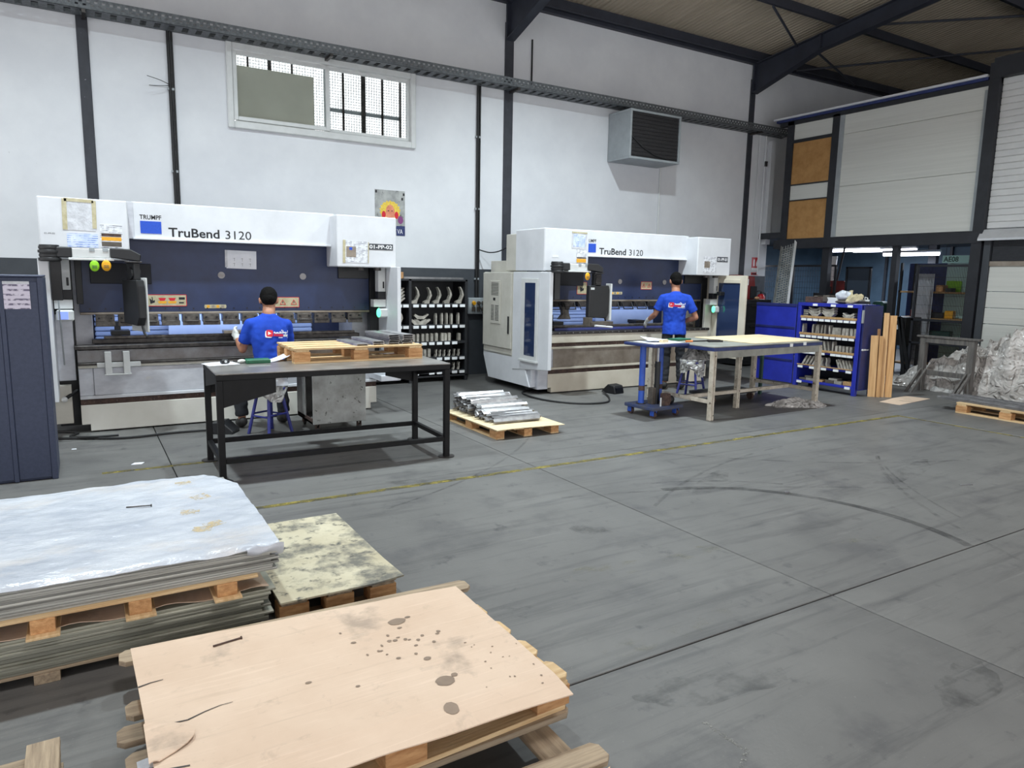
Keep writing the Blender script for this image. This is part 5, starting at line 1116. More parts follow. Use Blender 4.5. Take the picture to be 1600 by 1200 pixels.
MB().cyl((.27, .22, .135), (.27, .22, .66), .034, n=16).build('cylinder', m_black, t, smooth=True); MB().cyl((.27, .22, .66), (.27, .22, .86), .014, n=12).build('piston_rod', m_shine, t, smooth=True)
MB().prism([(.24, .135), (.33, .135), (.36, .20), (.34, .28), (.25, .28)], .05, .14, 'y').build('pump', m_rust, t, bev=.004); MB().ball((.41, .12, .19), (.06, .05, .055)).build('pump_reservoir', m_black, t, smooth=True); MB().cyl((.18, .06, .135), (.18, .06, .24), .009).build('pump_pin', m_alu, t)
B(.18, .24, .2, .28, .135, .34).build('valve_block', m_grime, t, bev=.004)
tp = B(-.05, .56, -.02, .50, .86, .895).build('table_top', m_edgeblue, t, bev=.006); B(-.02, .53, .01, .47, .895, .9).build('top_liner', m_ttop2, t)
mb = MB(); mb.prism([(-.02, .0), (.5, .02), (.46, .36), (.02, .40)], .901, .9025, 'z'); solo(mb, 'paper_sheet', m_paper, 'white drawing sheet on the hydraulic lift table', 'paper', (5.78, 6.24, 0), R(4))
solo(MB().grid(lambda u, v: (-.15+u*.3, -.11+v*.22, .02+.035*v*(1-u)), 8, 8, .001), 'paper_sheet', m_paper, 'second curled sheet on the lift table behind the wooden block', 'paper', (6.0, 6.50, .905), R(-14))
solo(B(-.05, .05, -.03, .03, 0, .035), 'wooden_block', m_plyc, 'small wooden block on the papers of the lift table', 'block', (6.01, 6.36, .904), .1)
# ------------------------------------------------------------------ white-legged table
t = thing('work_table', 'work table with chipped white legs and a pale board on top', 'table', (6.33, 5.85, 0), R(2))
Z2 = .885; L2, W2 = 2.12, 1.08
B(0, L2, 0, W2, Z2-.014, Z2).build('tabletop', m_ttop2, t, bev=.003); B(0, L2, 0, .03, Z2-.055, Z2-.014).build('edge_rail', m_edgeblue, t, bev=.003); B(0, L2, W2-.03, W2, Z2-.055, Z2-.014).build('edge_rail', m_edgeblue, t, bev=.003); B(0, .03, .03, W2-.03, Z2-.055, Z2-.014).build('edge_rail', m_edgeblue, t, bev=.003); B(L2-.03, L2, .03, W2-.03, Z2-.055, Z2-.014).build('edge_rail', m_edgeblue, t, bev=.003)
for x, y in ((0, 0), (L2-.06, 0), (0, W2-.06), (L2-.06, W2-.06), (.98, .42)):
    lg = B(x, x+.026, y, y+.06, 0, Z2-.055).build('leg', m_twhite, t, bev=.003); B(x+.034, x+.06, y, y+.06, 0, Z2-.055).build('leg_flange', m_twhite, lg, bev=.003); B(x+.026, x+.034, y+.02, y+.04, .01, Z2-.06).build('leg_web', m_rust, lg)
for x in (.0, L2-.05): B(x+.005, x+.045, .06, W2-.06, .20, .245).build('stretcher', m_twhite, t, bev=.003)
B(.045, L2-.045, .43, .475, .20, .245).build('stretcher', m_twhite, t, bev=.003); B(.06, L2-.06, .0, .02, Z2-.14, Z2-.055).build('under_rail', m_ttop2, t)
B(2.25, 2.29, W2-.05, W2-.01, 0, Z2-.055).build('extra_leg', m_dgreen, t); B(L2-.03, 2.29, W2-.05, W2-.01, Z2-.095, Z2-.055).build('extra_rail', m_dgreen, t)
solo(B(-.66, .66, -.49, .49, 0, .010), 'pale_board', m_plyc, 'pale beige board lying on the white-legged work table', 'board', (7.78, 6.45, Z2+.03*0), R(1.5), bev=.002)
solo(B(-.13, .13, -.09, .09, 0, .02), 'green_folder', m_green, 'green folder at the back left corner of the white-legged table', 'folder', (6.62, 6.72, Z2), R(10))
q = thing('hand_tool', 'black-and-orange hand tool beside the green folder', 'tool', (6.62, 6.42, Z2+.012), R(-10)); MB().cyl((-.16, 0, 0), (-.06, 0, 0), .012).build('handle', M('orange_grip', (226, 130, 70), rough=.5), q); MB().cyl((-.06, 0, 0), (.2, .02, 0), .008).build('shaft', m_black, q); B(.18, .36, -.01, .03, -.012, .012).build('head', m_rust, q)
solo(B(-.10, .10, -.02, .02, 0, .022), 'steel_gauge', m_black, 'black gauge bar in front of the pale board', 'gauge', (6.86, 6.33, Z2), R(-14))
for i, x in enumerate((7.78, 8.06)): solo(B(-.03, .03, -.004, 0, -.02, .02), 'paper_tag', m_label, ('left', 'right')[i]+' small white tag stuck to the front edge of the white-legged table', 'label', (x, 5.85+(x-6.33)*.035-.002, Z2-.032+.01*i), R(2))
def crump(name, mat, label, loc, sx, sy, sz, seed, rot=0, nu=40, nv=30, kind=None, cat='plastic film', amp=1):
    def f(u, v):
        x, y = (u*2-1), (v*2-1); r = max(0, 1-x*x-y*y); q = V((x*3+seed, y*3, seed))
        hgt = r**.6*(.55+.5*noise.noise(q*.7))+.22*amp*abs(noise.noise(q*2.1))*min(1, r*4)+.10*amp*abs(noise.noise(q*5))*min(1, r*6)
        e = 1+.25*noise.noise(V((math.atan2(y, x)*1.5, seed, 0)))
        k_ = math.hypot(x, y); m_ = max(abs(x), abs(y)) or 1; s_ = m_/(k_ or 1)
        return (x*s_*e*sx+.05*noise.noise(q*3)*sx, y*s_*e*sy+.05*noise.noise(q*3+V((9, 0, 0)))*sy, max(.006, hgt*sz))
    return solo(MB().grid(f, nu, nv, .003), name, mat, label, cat, loc, rot, smooth=True, kind=kind)
crump('plastic_film', m_wrap, 'crumpled clear plastic film on the floor under the white-legged table', (8.2, 6.05, 0), .42, .16, .13, 3, R(-25))
crump('plastic_film', m_wrap, 'torn clear plastic hanging under the left end of the white-legged table', (6.98, 6.75, .62), .22, .2, .2, 8)
t = thing('lying_trolley', 'dark low trolley on casters under the white-legged table', 'trolley', (7.2, 6.65, 0), R(3)); B(0, .95, 0, .4, .10, .14).build('deck', m_rack, t)
for x in (.08, .88):
    for y in (.05, .35): MB().cyl((x-.015, y, .05), (x+.015, y, .05), .05, n=14).build('wheel', m_rust, t)
# ------------------------------------------------------------------ royal blue tool cabinet (its open front looks towards -x)
cb = thing('tool_cabinet', 'royal blue tool cabinet with open doors and rows of bending tools', 'cabinet', (9.70, 6.20, 0), R(2))
CW, CD, CH = 1.05, .46, 1.345
def cbx(nm, mat, *a, p=None, bev=.003): return B(*a).build(nm, mat, p or cb, bev=bev)
for y in (0, CW-.04): cbx('side_panel', m_cab, 0, CD, y, y+.04, .08, CH); 
for y in (0, CW-.06): cbx('corner_post', m_cab, -.012, .05, y, y+.06, 0, CH)
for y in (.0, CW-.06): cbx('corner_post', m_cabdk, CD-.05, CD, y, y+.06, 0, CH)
cbx('back_sheet', m_rack, CD-.02, CD, .05, CW-.05, .1, CH); cbx('top_plate', m_cab, -.015, CD, 0, CW, CH-.05, CH)
ZS = (1.115, .855, .605, .375, .135)
for i, z in enumerate(ZS):
    s_ = cbx('shelf', m_cab, -.005, CD-.02, .04, CW-.04, z-.035, z)
    if i < 3: cbx('tool_strip', m_strip, -.022, -.005, .06, CW-.06, z-.005, z+.03, p=s_)
    elif i == 3: cbx('tool_strip', m_strip, -.022, -.005, .06, CW-.06, z-.002, z+.014, p=s_)
    n = (9, 9, 10, 5, 2)[i]
    for k in range(n):
        if i == 2 and k == 4: continue
        y = .12+k*(CW-.24)/max(1, n-1); cbx('shelf_label', m_label, -.02, -.008, y-.042, y+.042, z-.045, z-.01, p=s_, bev=0)
for y in (.18, .45, .75): cbx('top_label', m_label, -.02, -.015, y-.04, y+.04, CH-.045, CH-.012, bev=0)
dl = cbx('door', m_cab, -.012, .012, CW+.02, CW+.78, .06, 1.315)
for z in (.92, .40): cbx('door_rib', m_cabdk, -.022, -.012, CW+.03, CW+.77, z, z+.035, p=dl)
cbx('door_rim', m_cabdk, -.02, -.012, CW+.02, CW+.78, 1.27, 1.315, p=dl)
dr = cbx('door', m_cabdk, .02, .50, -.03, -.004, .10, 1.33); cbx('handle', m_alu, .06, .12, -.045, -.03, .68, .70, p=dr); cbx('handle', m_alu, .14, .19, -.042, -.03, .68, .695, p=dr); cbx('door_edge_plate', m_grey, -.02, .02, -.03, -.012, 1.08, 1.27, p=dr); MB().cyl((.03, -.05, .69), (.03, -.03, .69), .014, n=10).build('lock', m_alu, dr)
random.seed(9)
ca, sa = cos(R(2)), sin(R(2))
TC = {}
def ctool(kind, y, z, s, lab, grp, tilt=0, dx=.07, depth=.09):
    k_n = TC.get(lab, 0); TC[lab] = k_n+1; stacked = 'stack' in grp or 'flat bars' in grp or 'wing' in grp; full = ORD[k_n]+(' ' if stacked else ' from left ')+lab
    x = dx; X_, Y_ = 9.70+ca*x-sa*y, 6.20+sa*x+ca*y
    key = (kind, depth)
    if key not in TOOLME: TOOLME[key] = MB().prism(PROF[kind], -depth/2, depth/2, 'y').mesh('bending_tool', m_punch)
    o = inst('bending_tool', TOOLME[key], None, (X_, Y_, z), Euler((0, tilt, R(92)))); o.scale = (s, 1, s); return tag(o, label=full, cat='tool', group=grp)
for y0, n in ((.78, 3), (.55, 3)):
    for k in range(n): ctool('wing', y0, ZS[0]+.03+k*.035, .78, 'wing-shaped tool of the stacks on the blue cabinet top shelf', 'stacked wing tools in the blue cabinet')
for k in range(2): ctool('wing', .22, ZS[0]+.005+k*.035, .7, 'wing-shaped tool at the right of the blue cabinet top shelf', 'wing tools at the right of the top shelf')
for k in range(5): ctool('bar', .93, ZS[0]+k*.026, .8, 'flat bar in the small pile on the blue cabinet top shelf', 'flat bars on the top shelf of the blue cabinet')
for k, y in enumerate([.96, .79, .73, .69, .64, .58, .50, .44, .39, .34, .28, .22, .15, .09]): ctool('blade' if k < 7 else 'die', y, ZS[1]+.0, .85 if k < 7 else 1.05, 'upright tool on the second shelf of the blue cabinet', 'upright tools on the second shelf of the blue cabinet', R(random.uniform(-4, 6)))
for k in range(15): ctool('blade' if k in (5, 6, 7, 8, 9) else 'die', .95-k*.058, ZS[2], .9, 'upright tool on the third shelf of the blue cabinet', 'upright tools on the third shelf of the blue cabinet', R(random.uniform(8, 16)) if k in (5, 6, 7, 8) else R(random.uniform(-2, 3)))
for k in range(4): ctool('slant', .93-k*.06, ZS[3]+.0, .95, 'slanted flat tool on the blue cabinet fourth shelf', 'slanted tools on the fourth shelf of the blue cabinet', R(-8))
for k, y in enumerate((.58, .50, .30)): ctool('curve', y, ZS[3], .85, 'curved tool on the blue cabinet fourth shelf', 'curved tools on the fourth shelf of the blue cabinet')
for k in range(5): ctool('slant', .30-k*.05, ZS[3]+.0, .8, 'leaning tool on the blue cabinet fourth shelf', 'leaning tools on the fourth shelf of the blue cabinet', R(42))
for k, (y, h_) in enumerate(((.9, .03), (.78, .04), (.62, .03), (.45, .05), (.3, .05), (.16, .06), (.80, .07), (.40, .09))):
    zb = ZS[4] if k < 6 else ZS[4]+(.04 if k == 6 else .05); x = .12
    solo(B(-.09, .09, -.065, .065, 0, h_ if k < 6 else .03), 'tool_box', (m_grime, m_punch, m_strip)[k % 3], ORD[k]+' low flat tool box on the bottom shelf of the blue cabinet', 'box', (9.70+ca*x-sa*y, 6.2+sa*x+ca*y, zb), R(2+8*sin(k*3)), 'tool boxes on the bottom shelf of the blue cabinet', bev=.004)
# clutter on top of the cabinet
t = thing('bench_vise', 'rusty grey vise body on top of the blue cabinet', 'vise', (9.86, 7.02, CH), R(92)); B(-.16, .22, -.06, .06, .0, .09).build('body', m_rust, t, bev=.006); B(-.2, -.1, -.08, .08, .02, .12).build('jaw', m_grime, t, bev=.004); B(.0, .06, -.07, .07, .09, .11).build('jaw', m_grime, t)
t = thing('holder_bracket', 'white perforated bracket on top of the blue cabinet', 'bracket', (9.78, 6.74, CH), R(92)); MB().prism([(-.09, 0), (.09, 0), (.07, .05), (.09, .09), (-.06, .09), (-.08, .05)], -.02, .02, 'y').build('plate', m_alu, t, bev=.003)
for i in range(2): MB().cyl((-.03+i*.06, -.022, .05), (-.03+i*.06, -.02, .05), .016).build('hole', m_black, t)
t = thing('plastic_bag', 'white plastic bag on top of the blue cabinet', 'bag', (9.84, 6.62, CH+.06)); bg = MB().ball((0, 0, .06), (.08, .11, .07), 26, 16); bg.v = [tuple(V(p)*(1+.22*noise.noise(V(p)*22))) for p in bg.v]; bg.build('bag', m_pfilm, t, smooth=True); MB().ball((.0, -.10, .07), (.04, .06, .05), 10, 6).build('knot', m_pfilm, t, smooth=True)
solo(MB().ball((0, 0, .03), (.1, .13, .03), 12, 6), 'cloth_bundle', m_grime, 'dark cloth under the white plastic bag on the blue cabinet', 'cloth', (9.84, 6.62, CH), smooth=True)
t = thing('work_gloves', 'pair of crumpled beige work gloves on top of the blue cabinet', 'gloves', (9.80, 6.46, CH), R(90))
mb = MB(); hand_shape(mb, (0, 0, .05), (.3, -.2, .6), (0, -1, 0), curl=.3, grow=.004); hand_shape(mb, (-.02, .02, .05), (-.8, .1, .35), (0, -1, 0), curl=.4, grow=.004); cap(mb, [(-.03, 0, .03), (.05, 0, .04)], [.03, .035]); remesh(mb, 'glove', M('beige_work_glove', (196, 184, 150), (168, 156, 124), sc=20, rough=.9), .006, t, 2)
t = thing('clamp_rail', 'black clamp rail with white hooks at the right end of the cabinet top', 'rail', (9.82, 6.30, CH), R(91)); B(-.12, .14, -.03, .03, .01, .05).build('rail', m_black, t); B(-.1, .12, -.034, -.03, .05, .075).build('bar', m_alu, t)
for i in range(3): MB().tube([(-.08+i*.08, -.04, .01), (-.06+i*.08, -.045, .10), (-.02+i*.08, -.045, .11), (-.02+i*.08, -.045, .06)], .008, 6).build('hook', m_alu, t)
# planks leaning on the cabinet
for i, (x, y, wd, hgt, tilt, lab) in enumerate(((9.92, 6.08, .10, .905, 1.5, 'short wide plank leaning at the left of the planks by the blue cabinet'), (10.02, 6.07, .04, 1.0, 2.2, 'narrow dark plank between the taller ones by the blue cabinet'),
        (10.04, 6.00, .07, 1.235, 1.2, 'tallest plank leaning against the blue cabinet'), (10.11, 5.94, .095, 1.20, 1.2, 'right plank of the tall pair leaning against the blue cabinet'), (9.98, 6.02, .055, .9, 1.0, 'short plank standing in front between the planks by the blue cabinet'))):
    solo(B(-.012, .012, -wd/2, wd/2, 0, hgt), 'plank', M('plank_wood_%d' % i, ((212, 172, 124), (150, 110, 74), (216, 178, 132), (210, 168, 118), (200, 158, 110))[i], ((190, 146, 98), (120, 84, 56), (196, 152, 104), (188, 142, 94), (178, 134, 88))[i], sc=5, st=(9, 9, .6), rough=.75), lab, 'plank', (x, y, 0), R(31), bev=.002).rotation_euler.x = R(-tilt)
solo(MB().prism([(0, 0), (.0, -.29), (.96, -.18), (.87, .13), (.5, .10)], 0, .004, 'z'), 'cardboard_sheet', m_card, 'stained flat cardboard lying on the floor in front of the planks', 'cardboard', (9.6, 5.75, 0))
# weathered trestle
t = thing('trestle', 'weathered grey timber trestle in front of the plastic heap', 'trestle', (11.3, 5.38, 0), R(-1))
for y in (0, .72): B(-.045, .045, y, y+.09, 0, .84).build('post', m_trestle, t, bev=.004)
B(-.06, .06, -.06, .86, .84, .87).build('top_plank', m_trestle, t, bev=.003); B(-.045, .045, .09, .72, .76, .84).build('rail', m_trestle, t, bev=.003); B(-.04, .04, .09, .72, .26, .33).build('rail', m_trestle, t, bev=.003)
for y in (.0, .06, .66, .74):
    MB().prism([(-.42, 0), (-.36, 0), (-.045, .30), (-.045, .36)], y, y+.03, 'y').build('brace', m_trestle, t, bev=.002)
# heap of used plastic film
def heap(u, v):
    x, y = 11.42+u*1.02, 3.9+v*3.0
    yy = y; prof = (1.28*math.exp(-((yy-4.55)/.75)**2)+.62*math.exp(-((yy-5.6)/.55)**2)+.25*math.exp(-((yy-6.4)/.45)**2))
    r = min(1, (1-abs(2*u-1)**3)*1.25)*min(1, v*8)*min(1, (1-v)*6)
    q = V((x*2.1, y*2.1, 0)); n = .45*noise.noise(q)+.5*(.5-abs(noise.noise(q*1.7+V((3, 1, 7)))))+.40*(.4-abs(noise.noise(V((q.x*2+q.y, q.y*4-q.x, q.x)))))+.2*(.4-abs(noise.noise(q*5.5)))
    z = max(.008, prof*r**.7*(.72+.62*n)); k = .07*(1 if z > .05 else .2)
    return (x+k*noise.noise(q*3)-.12*z*noise.noise(q*1.3+V((0, 5, 0))), y+k*noise.noise(q*3+V((5, 5, 5)))*1.6, z)
m_heap = creased(M('heaped_clear_film', (214, 210, 207), (164, 159, 155), sc=3, st=(1, 1, 2), rough=.14, spots=[((110, 102, 96), 2.4, .6, .14), ((236, 236, 236), 5, .64, .05)]), 24, 1)
solo(MB().grid(heap, 130, 260, 0), 'plastic_film_heap', m_heap, 'tall heap of crumpled clear plastic film against the shutter wall', 'plastic film', smooth=True)
crump('plastic_film', m_wrap, 'trail of clear plastic film on the floor left of the weathered trestle', (11.75, 6.75, 0), .35, .45, .16, 13, R(20))
crump('plastic_film', m_wrap, 'dark crumpled film on the floor under the weathered trestle', (11.62, 5.85, 0), .25, .5, .2, 17)
t = solo(B(-.012, .012, -.20, .20, 0, .42), 'warning_board', m_ysheet, 'yellow painted board leaning on the heap at the right edge', 'board', (11.12, 4.28, .02), R(8)); t.rotation_euler.y = R(8)
for z in (.08, .32): B(-.0135, -.012, .12, .16, z, z+.015).build('slot', m_ink, t)
B(-.0135, -.012, .02, .03, .1, .34).build('mark', m_grime, t)
# pallet with galvanized profiles at the right edge
p6, h = pallet('pine pallet at the right edge carrying long galvanized profiles', (9.74, 4.80, 0), R(-93), 1.2, .8, 4, m_wood, m_woodblk, bh=.08, th=.02, cross=True, bottoms=True)
for k in range(6):
    mb = MB(); mb.prism([(-.045, 0), (.045, 0), (.045, .02), (.041, .02), (.041, .004), (-.041, .004), (-.041, .02), (-.045, .02)], -.85, .85, 'y')
    solo(mb, 'galvanized_profile', m_prof, ORD[k]+' galvanized profile from the left end of the pallet at the right edge', 'profile', (9.83+k*.105, 4.25+.06*sin(k*2), h+.0), R(-3.5+.6*sin(k*5)), 'galvanized profiles on the right pallet')
# ------------------------------------------------------------------ beyond the column: dark cabinet, red unit, extinguisher, signs
t = thing('steel_cabinet', 'black steel cabinet behind the right press brake', 'cabinet', (10.95, 9.45, 0), 0)
B(0, .8, 0, .6, .03, 1.28).build('body', m_black, t, bev=.006)
for z in (.1, .5, .9): B(.02, .78, -.015, 0, z, z+.34).build('drawer', m_black, t, bev=.005); B(.2, .4, -.03, -.015, z+.27, z+.29).build('handle', m_rail, t)
B(0, .8, 0, .6, 1.28, 1.30).build('top', m_rail, t)
for i in range(2): solo(MB().ball((0, 0, .03), (.06, .04, .03), 10, 6), 'rag', M('tan_rag_%d' % i, (196, 150, 116), rough=.9), ('left', 'right')[i]+' tan rag on top of the black steel cabinet', 'rag', (11.1+i*.4, 9.6, 1.3), smooth=True)
t = thing('wall_unit', 'brick red machine unit with a white sticker above the black cabinet', 'machine', (11.1, 9.75, 1.3), 0)
MB().prism([(0, 0), (.5, 0), (.52, .2), (.48, .45), (0, .48)], 0, .3, 'y').build('housing', m_mred, t, bev=.01); B(.36, .54, -.02, .0, .02, .26).build('dark_panel', m_black, t); B(.17, .30, -.006, 0, .28, .40).build('sticker', m_label, t)
t = thing('fire_extinguisher', 'red fire extinguisher with a white label hung at the wall end', 'extinguisher', (12.34, 10.2, .93), 0)
MB().loft([((0, 0, 0), .075, .075), ((0, 0, .02), .085, .085), ((0, 0, .40), .085, .085), ((0, 0, .45), .06, .06), ((0, 0, .47), .03, .03)], 20).build('bottle', m_xred, t, smooth=True)
MB().cyl((0, 0, .47), (0, 0, .52), .022).build('valve', m_black, t); MB().tube([(0, 0, .5), (-.06, 0, .53), (-.12, 0, .52)], .01, 6).build('handle', m_black, t); MB().tube([(.02, 0, .5), (.1, -.02, .48), (.12, -.02, .3), (.10, -.03, .12)], .010, 6).build('hose', m_black, t, smooth=True)
for z0, z1 in ((.08, .18), (.24, .36)): MB().prism([(.0865*cos(R(a_)), .0865*sin(R(a_))) for a_ in range(200, 281, 10)]+[(.084*cos(R(a_)), .084*sin(R(a_))) for a_ in range(280, 199, -10)], z0, z1, 'z').build('label', m_label, t)
solo(B(-.04, .04, 0, .33, -.06, .0), 'extinguisher_bracket', m_rail, 'dark bracket holding the red fire extinguisher to the wall', 'bracket', (12.34, 10.255, 1.15))
t = solo(B(-.11, .11, -.004, 0, -.14, .14), 'fire_sign', m_xred, 'red fire extinguisher sign with white pictograms on the wall', 'sign', (12.56, WY-.001, 2.03))
B(-.11, .11, -.005, -.004, -.14, -.085).build('text_band', m_label, t); MB().prism([(-.06, -.05), (-.02, -.05), (-.02, .07), (-.03, .1), (-.05, .1), (-.06, .07)], -.005, -.004, 'y').build('pictogram', m_pwhite, t); MB().prism([(.03, -.05), (.07, -.04), (.08, .02), (.055, .09), (.03, .03)], -.005, -.004, 'y').build('flame', m_label, t)
t = solo(B(-.11, .11, -.004, 0, -.03, .03), 'fire_sign', m_xred, 'narrow red strip sign below the fire extinguisher sign', 'sign', (12.56, WY-.001, 1.82)); B(-.08, .08, -.005, -.004, -.012, .012).build('text_band', m_ink, t)
t = thing('valve', 'small black valve on the pipe in the wall corner', 'valve', (12.62, WY-.06, 4.12)); MB().cyl((0, 0, -.05), (0, 0, .05), .03).build('body', m_black, t); B(-.06, .02, -.03, -.02, .03, .05).build('lever', m_black, t)
# perforated scaffold plank leaning behind the blue cabinet
t = thing('scaffold_plank', 'perforated zinc scaffold plank leaning upright behind the blue cabinet', 'plank', (10.35, 8.1, 0), 0)
p0, p1 = V((10.35, 8.2, .0)), V((12.0, 9.32, 2.38)); T = Matrix.Translation(-t.location)
ax = (p1-p0).normalized(); sd = V((0, -1, 0)); sd = (sd-ax*sd.dot(ax)).normalized(); nn = ax.cross(sd)
Mx = T @ Matrix(((sd.x, ax.x, nn.x, p0.x), (sd.y, ax.y, nn.y, p0.y), (sd.z, ax.z, nn.z, p0.z), (0, 0, 0, 1))); Lk = (p1-p0).length
mb = MB(); nr = int(Lk/.06)
mb.box(-.15, -.125, 0, Lk, -.003, .003, Mx).box(.125, .15, 0, Lk, -.003, .003, Mx).box(-.153, -.147, 0, Lk, -.05, 0, Mx)
for x in (-.075, -.025, .025, .075): mb.box(x-.011, x+.011, 0, Lk, -.003, .003, Mx)
for k in range(nr): mb.box(-.125, .125, k*.06, k*.06+.034, -.0025, .0025, Mx)
mb.build('perforated_plate', m_perf, t); MB().box(.147, .153, 0, Lk, -.075, 0, Mx).build('edge_flange', m_alu, t)
# ------------------------------------------------------------------ things seen through the opening under the mezzanine
def tube_lamp(label, y0, y1, x, z):
    t = thing('strip_light', label, 'lamp', (x, (y0+y1)/2, z)); L_ = y1-y0
    B(-.05, .05, -L_/2, L_/2, .03, .08).build('housing', m_alu, t, bev=.006); MB().cyl((0, -L_/2+.02, 0), (0, L_/2-.02, 0), .035, n=12).build('tube', m_tube, t)
    for y in (-L_*.3, L_*.3): MB().cyl((0, y, .08), (0, y, 2.56-z), .006, n=6).build('hanger', m_cable, t)
    o = lamp('strip_light_glow', (x, (y0+y1)/2, z-.05), .08, 46, (.75, .85, 1), (0, 0, 0), L_)
tube_lamp('lit strip light left of the dark post in the back room', 9.0, 10.3, 14.5, 2.37); tube_lamp('lit strip light nearest the sign in the back room', 7.75, 8.92, 14.5, 2.26); tube_lamp('lit strip light at the right edge of the opening in the back room', 6.6, 7.1, 14.6, 2.33); tube_lamp('far strip light high at the rear of the back room', 9.4, 11.0, 16.6, 2.45)
def mesh_fence(label, y0, y1, x, z0, z1, py, pz, post=.04, extra=()):
    t = thing('mesh_fence', label, 'fence', (x, y0, 0)); L_ = y1-y0
    for y in (0, L_-post)+tuple(extra): B(-.02, .02, y, y+post, 0, z1).build('post', m_steelblk, t)
    B(-.015, .015, 0, L_, z1-.04, z1).build('rail', m_steelblk, t); B(-.015, .015, 0, L_, z0, z0+.03).build('rail', m_steelblk, t); mb = MB()
    for k in range(int(L_/py)): mb.box(-.002, .002, k*py, k*py+.004, z0, z1)
    for k in range(int((z1-z0)/pz)): mb.box(.002, .005, 0, L_, z0+k*pz, z0+k*pz+.004)
    mb.build('wire_mesh', m_rail, t)['kind'] = 'stuff'; return t
mesh_fence('black framed mesh fence behind the scaffold plank', 9.0, 11.1, 13.1, .1, 2.02, .06, .12, extra=(1.0,))
g = mesh_fence('fine mesh gate in front of the wrapped rack at the right of the opening', 6.24, 7.14, 12.66, .02, 2.0, .026, .16)
B(-.02, .02, 0, .9, 1.02, 1.06).build('rail', m_steelblk, g); B(-.02, .02, 0, .9, .62, .65).build('rail', m_steelblk, g)
t = thing('door_frame', 'black metal door frame with a dark panel in the back room', 'door', (13.3, 8.38, 0)); 
for y in (0, .5): B(-.02, .02, y, y+.04, 0, 1.98).build('jamb', m_steelblk, t)
B(-.02, .02, 0, .54, 1.95, 1.98).build('jamb', m_steelblk, t); B(.0, .015, .04, .5, .0, 1.95).build('leaf', M('grey_blue_leaf', (60, 72, 88), rough=.5), t)
t = thing('curtain_panel', 'bright white hanging panel beside the dark post in the back room', 'panel', (13.9, 9.55, 0)); MB().prism([(.10, 1.2), (.26, 1.2), (.34, 2.22), (.02, 2.22)], 0, .03, 'x').build('sheet', m_alu, t); B(.0, .03, .14, .22, 0, 1.2).build('stem', m_grey, t)
t = thing('red_machine', 'dark red machine hood behind the blue cabinet', 'machine', (13.42, 8.98, 0)); B(0, .5, -.1, .75, 0, 1.44).build('base', m_rack, t); MB().prism([(0, 1.44), (.62, 1.44), (.62, 1.55), (.42, 1.70), (.05, 1.70), (0, 1.6)], 0, .4, 'x').build('hood', m_mred, t, bev=.01); B(-.01, 0, .33, .55, 1.46, 1.58).build('window', m_black, t); MB().cyl((.2, .35, 1.7), (.2, .22, 2.5), .02).build('pipe', m_cable, t)
t = thing('green_machine', 'dark green drill machine behind the planks', 'machine', (13.0, 7.98, 0)); B(0, .35, -.12, .2, 0, .2).build('foot', m_dgreen, t); MB().cyl((.18, .05, .2), (.18, .05, 1.3), .06).build('column', m_dgreen, t); B(.0, .4, -.12, .2, .9, .98).build('worktable', m_dgreen, t, bev=.006); B(-.05, .3, -.1, .12, 1.1, 1.32).build('head', m_dgreen, t, bev=.03); MB().cyl((.05, .02, 1.0), (.05, .02, 1.2), .025).build('spindle', m_alu, t); B(-.02, .35, -.16, .24, .35, .85).build('guard', m_dgreen, t, bev=.01)
t = thing('bench', 'black workbench with a notice on it in the back room', 'bench', (12.72, 7.24, 0)); B(0, .5, .04, .5, .55, 1.06).build('drawer_box', m_black, t, bev=.004)
for x in (.02, .44):
    for y in (.02, .44): B(x, x+.04, y, y+.04, 0, .55).build('leg', m_black, t)
B(-.012, 0, .10, .24, .84, .92).build('notice', m_label, t); B(-.012, 0, .12, .24, 1.0, 1.04).build('notice', m_label, t); B(0, .02, .485, .5, .1, 1.06).build('edge_strip', m_grey, t)
for i, (y, a_) in enumerate(((7.18, 10), (7.08, 14))): solo(B(-.012, .012, -.03, .03, 0, 1.1), 'steel_bar', m_black, ('left', 'right')[i]+' black flat bar leaning beside the black bench in the back room', 'bar', (12.62, y-.02, 0)).rotation_euler = (R(-a_), 0, 0)
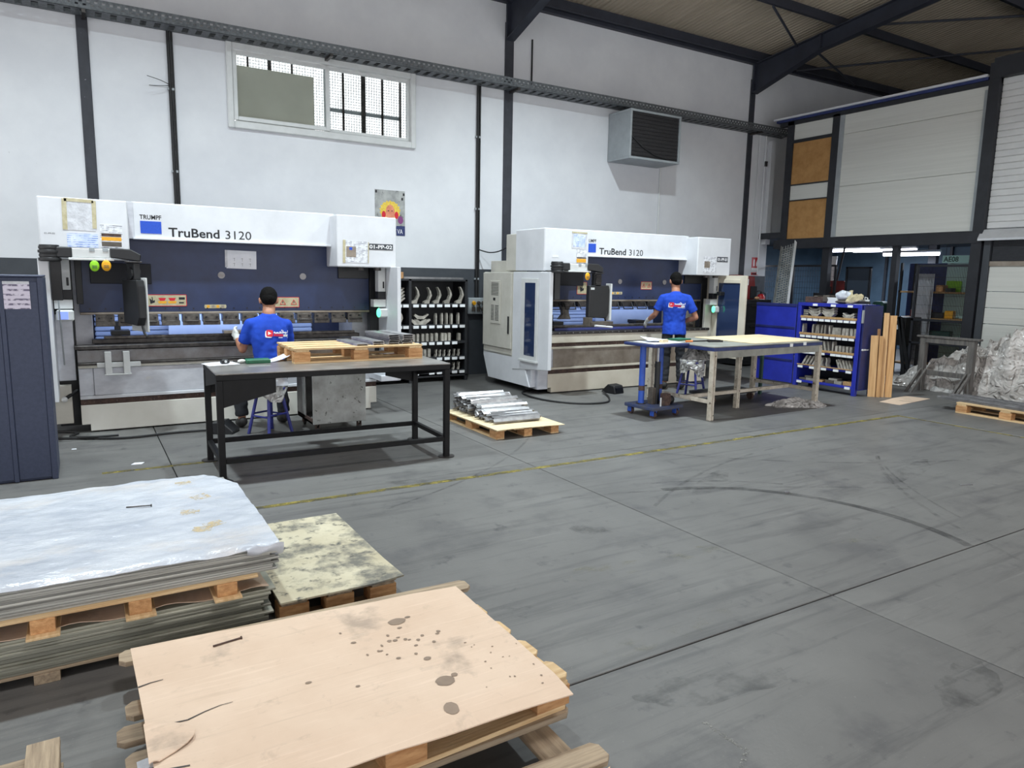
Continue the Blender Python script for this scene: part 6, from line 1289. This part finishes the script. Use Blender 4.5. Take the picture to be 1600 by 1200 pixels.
# wrapped rack behind the gate
t = thing('storage_rack', 'storage rack wrapped in plastic film behind the fine mesh gate', 'rack', (13.3, 6.52, 0))
for x in (0, .46):
    for y in (0, 1.25): B(x, x+.04, y, y+.04, 0, 2.05).build('upright', m_rack, t)
for z in (.16, .58, 1.02, 1.50): B(0, .5, 0, 1.29, z, z+.03).build('shelf', m_strip, t)
B(.5, .52, -.1, .70, .1, 2.05).build('back_sheet', M('pale_mint_sheet', (196, 226, 222), rough=.5), t); B(.5, .52, .70, 1.4, .1, 2.05).build('back_sheet', m_edgeblue, t)
m_thin = creased(M('thin_film_wrap', (214, 216, 222), rough=.12, alpha=.4), 12)
MB().grid(lambda u, v: (-.03+.02*noise.noise(V((u*5, v*9, 2))), .62+u*.36, .0+v*1.85), 14, 40, .003).build('film_wrap', m_thin, t, smooth=True)
for i, (y, z, sx, sy, sz, mt, lb) in enumerate(((.62, 1.53, .2, .12, .12, m_woodblk, 'small brown box on the upper shelf of the wrapped rack'), (.47, 1.53, .2, .10, .07, m_black, 'small black box on the upper shelf of the wrapped rack'), (.52, 1.53, .02, .26, .2, m_lime, 'lime green card on the upper shelf of the wrapped rack'),
        (.95, 1.05, .26, .3, .14, m_mred, 'red cloth bundle on the middle shelf of the wrapped rack'), (.65, 1.05, .26, .26, .10, m_black, 'black bundle on the middle shelf of the wrapped rack'), (.43, 1.05, .2, .14, .14, m_amber, 'yellow box on the middle shelf of the wrapped rack'), (.7, .61, .3, .6, .2, m_dgreen, 'dark green crate on the low shelf of the wrapped rack'))):
    solo(B(-sx/2, sx/2, -sy/2, sy/2, 0, sz), 'storage_box', mt, lb, 'box', (13.54 if sx > .1 else 13.74, 6.52+y, z), R(3*i), bev=.01)
t = solo(B(-.01, .01, -.30, .30, -.065, .065), 'aisle_sign', m_signgrn, 'pale green sign reading AE08 hanging in the opening', 'sign', (13.05, 6.62, 2.10)); text_mesh('lettering', 'AE08', m_dgreen, t, .28, -.045, .25, .09, -.010, bold=.02, axis='x')
for y in (-.25, .25): MB().cyl((0, y, .065), (0, y, .46), .004, n=6).build('hanger', m_cable, t)
solo(B(-.06, .06, -.08, .08, 0, 2.56), 'square_post', m_steelblk, 'dark square post with a pale edge in the back room', 'post', (15.2, 8.25, 0), bev=.004)
# small litter on the floor
solo(MB().prism([(-.05, -.02), (.03, -.035), (.055, .02), (-.02, .035)], 0, .004, 'z'), 'paper_scrap', m_paper, 'white paper scrap on the floor left of the black table', 'scrap', (.34, 6.75, 0))
solo(MB().prism([(-.02, -.01), (.02, -.012), (.02, .012), (-.015, .014)], 0, .004, 'z'), 'paper_scrap', m_paper, 'tiny white scrap on the floor beside the slate blue locker', 'scrap', (-.13, 7.57, 0))
solo(MB().prism([(-.03, -.01), (.0, -.02), (.03, 0), (.01, .02), (-.02, .015)], 0, .012, 'z'), 'metal_scrap', m_prof, 'small shiny metal scrap in the middle of the floor', 'scrap', (4.70, 3.5, 0))
solo(B(-.06, .06, -.008, .008, 0, .006), 'metal_strip', m_prof, 'short metal strip on the floor at the right', 'scrap', (6.25, 2.93, 0), R(-20))
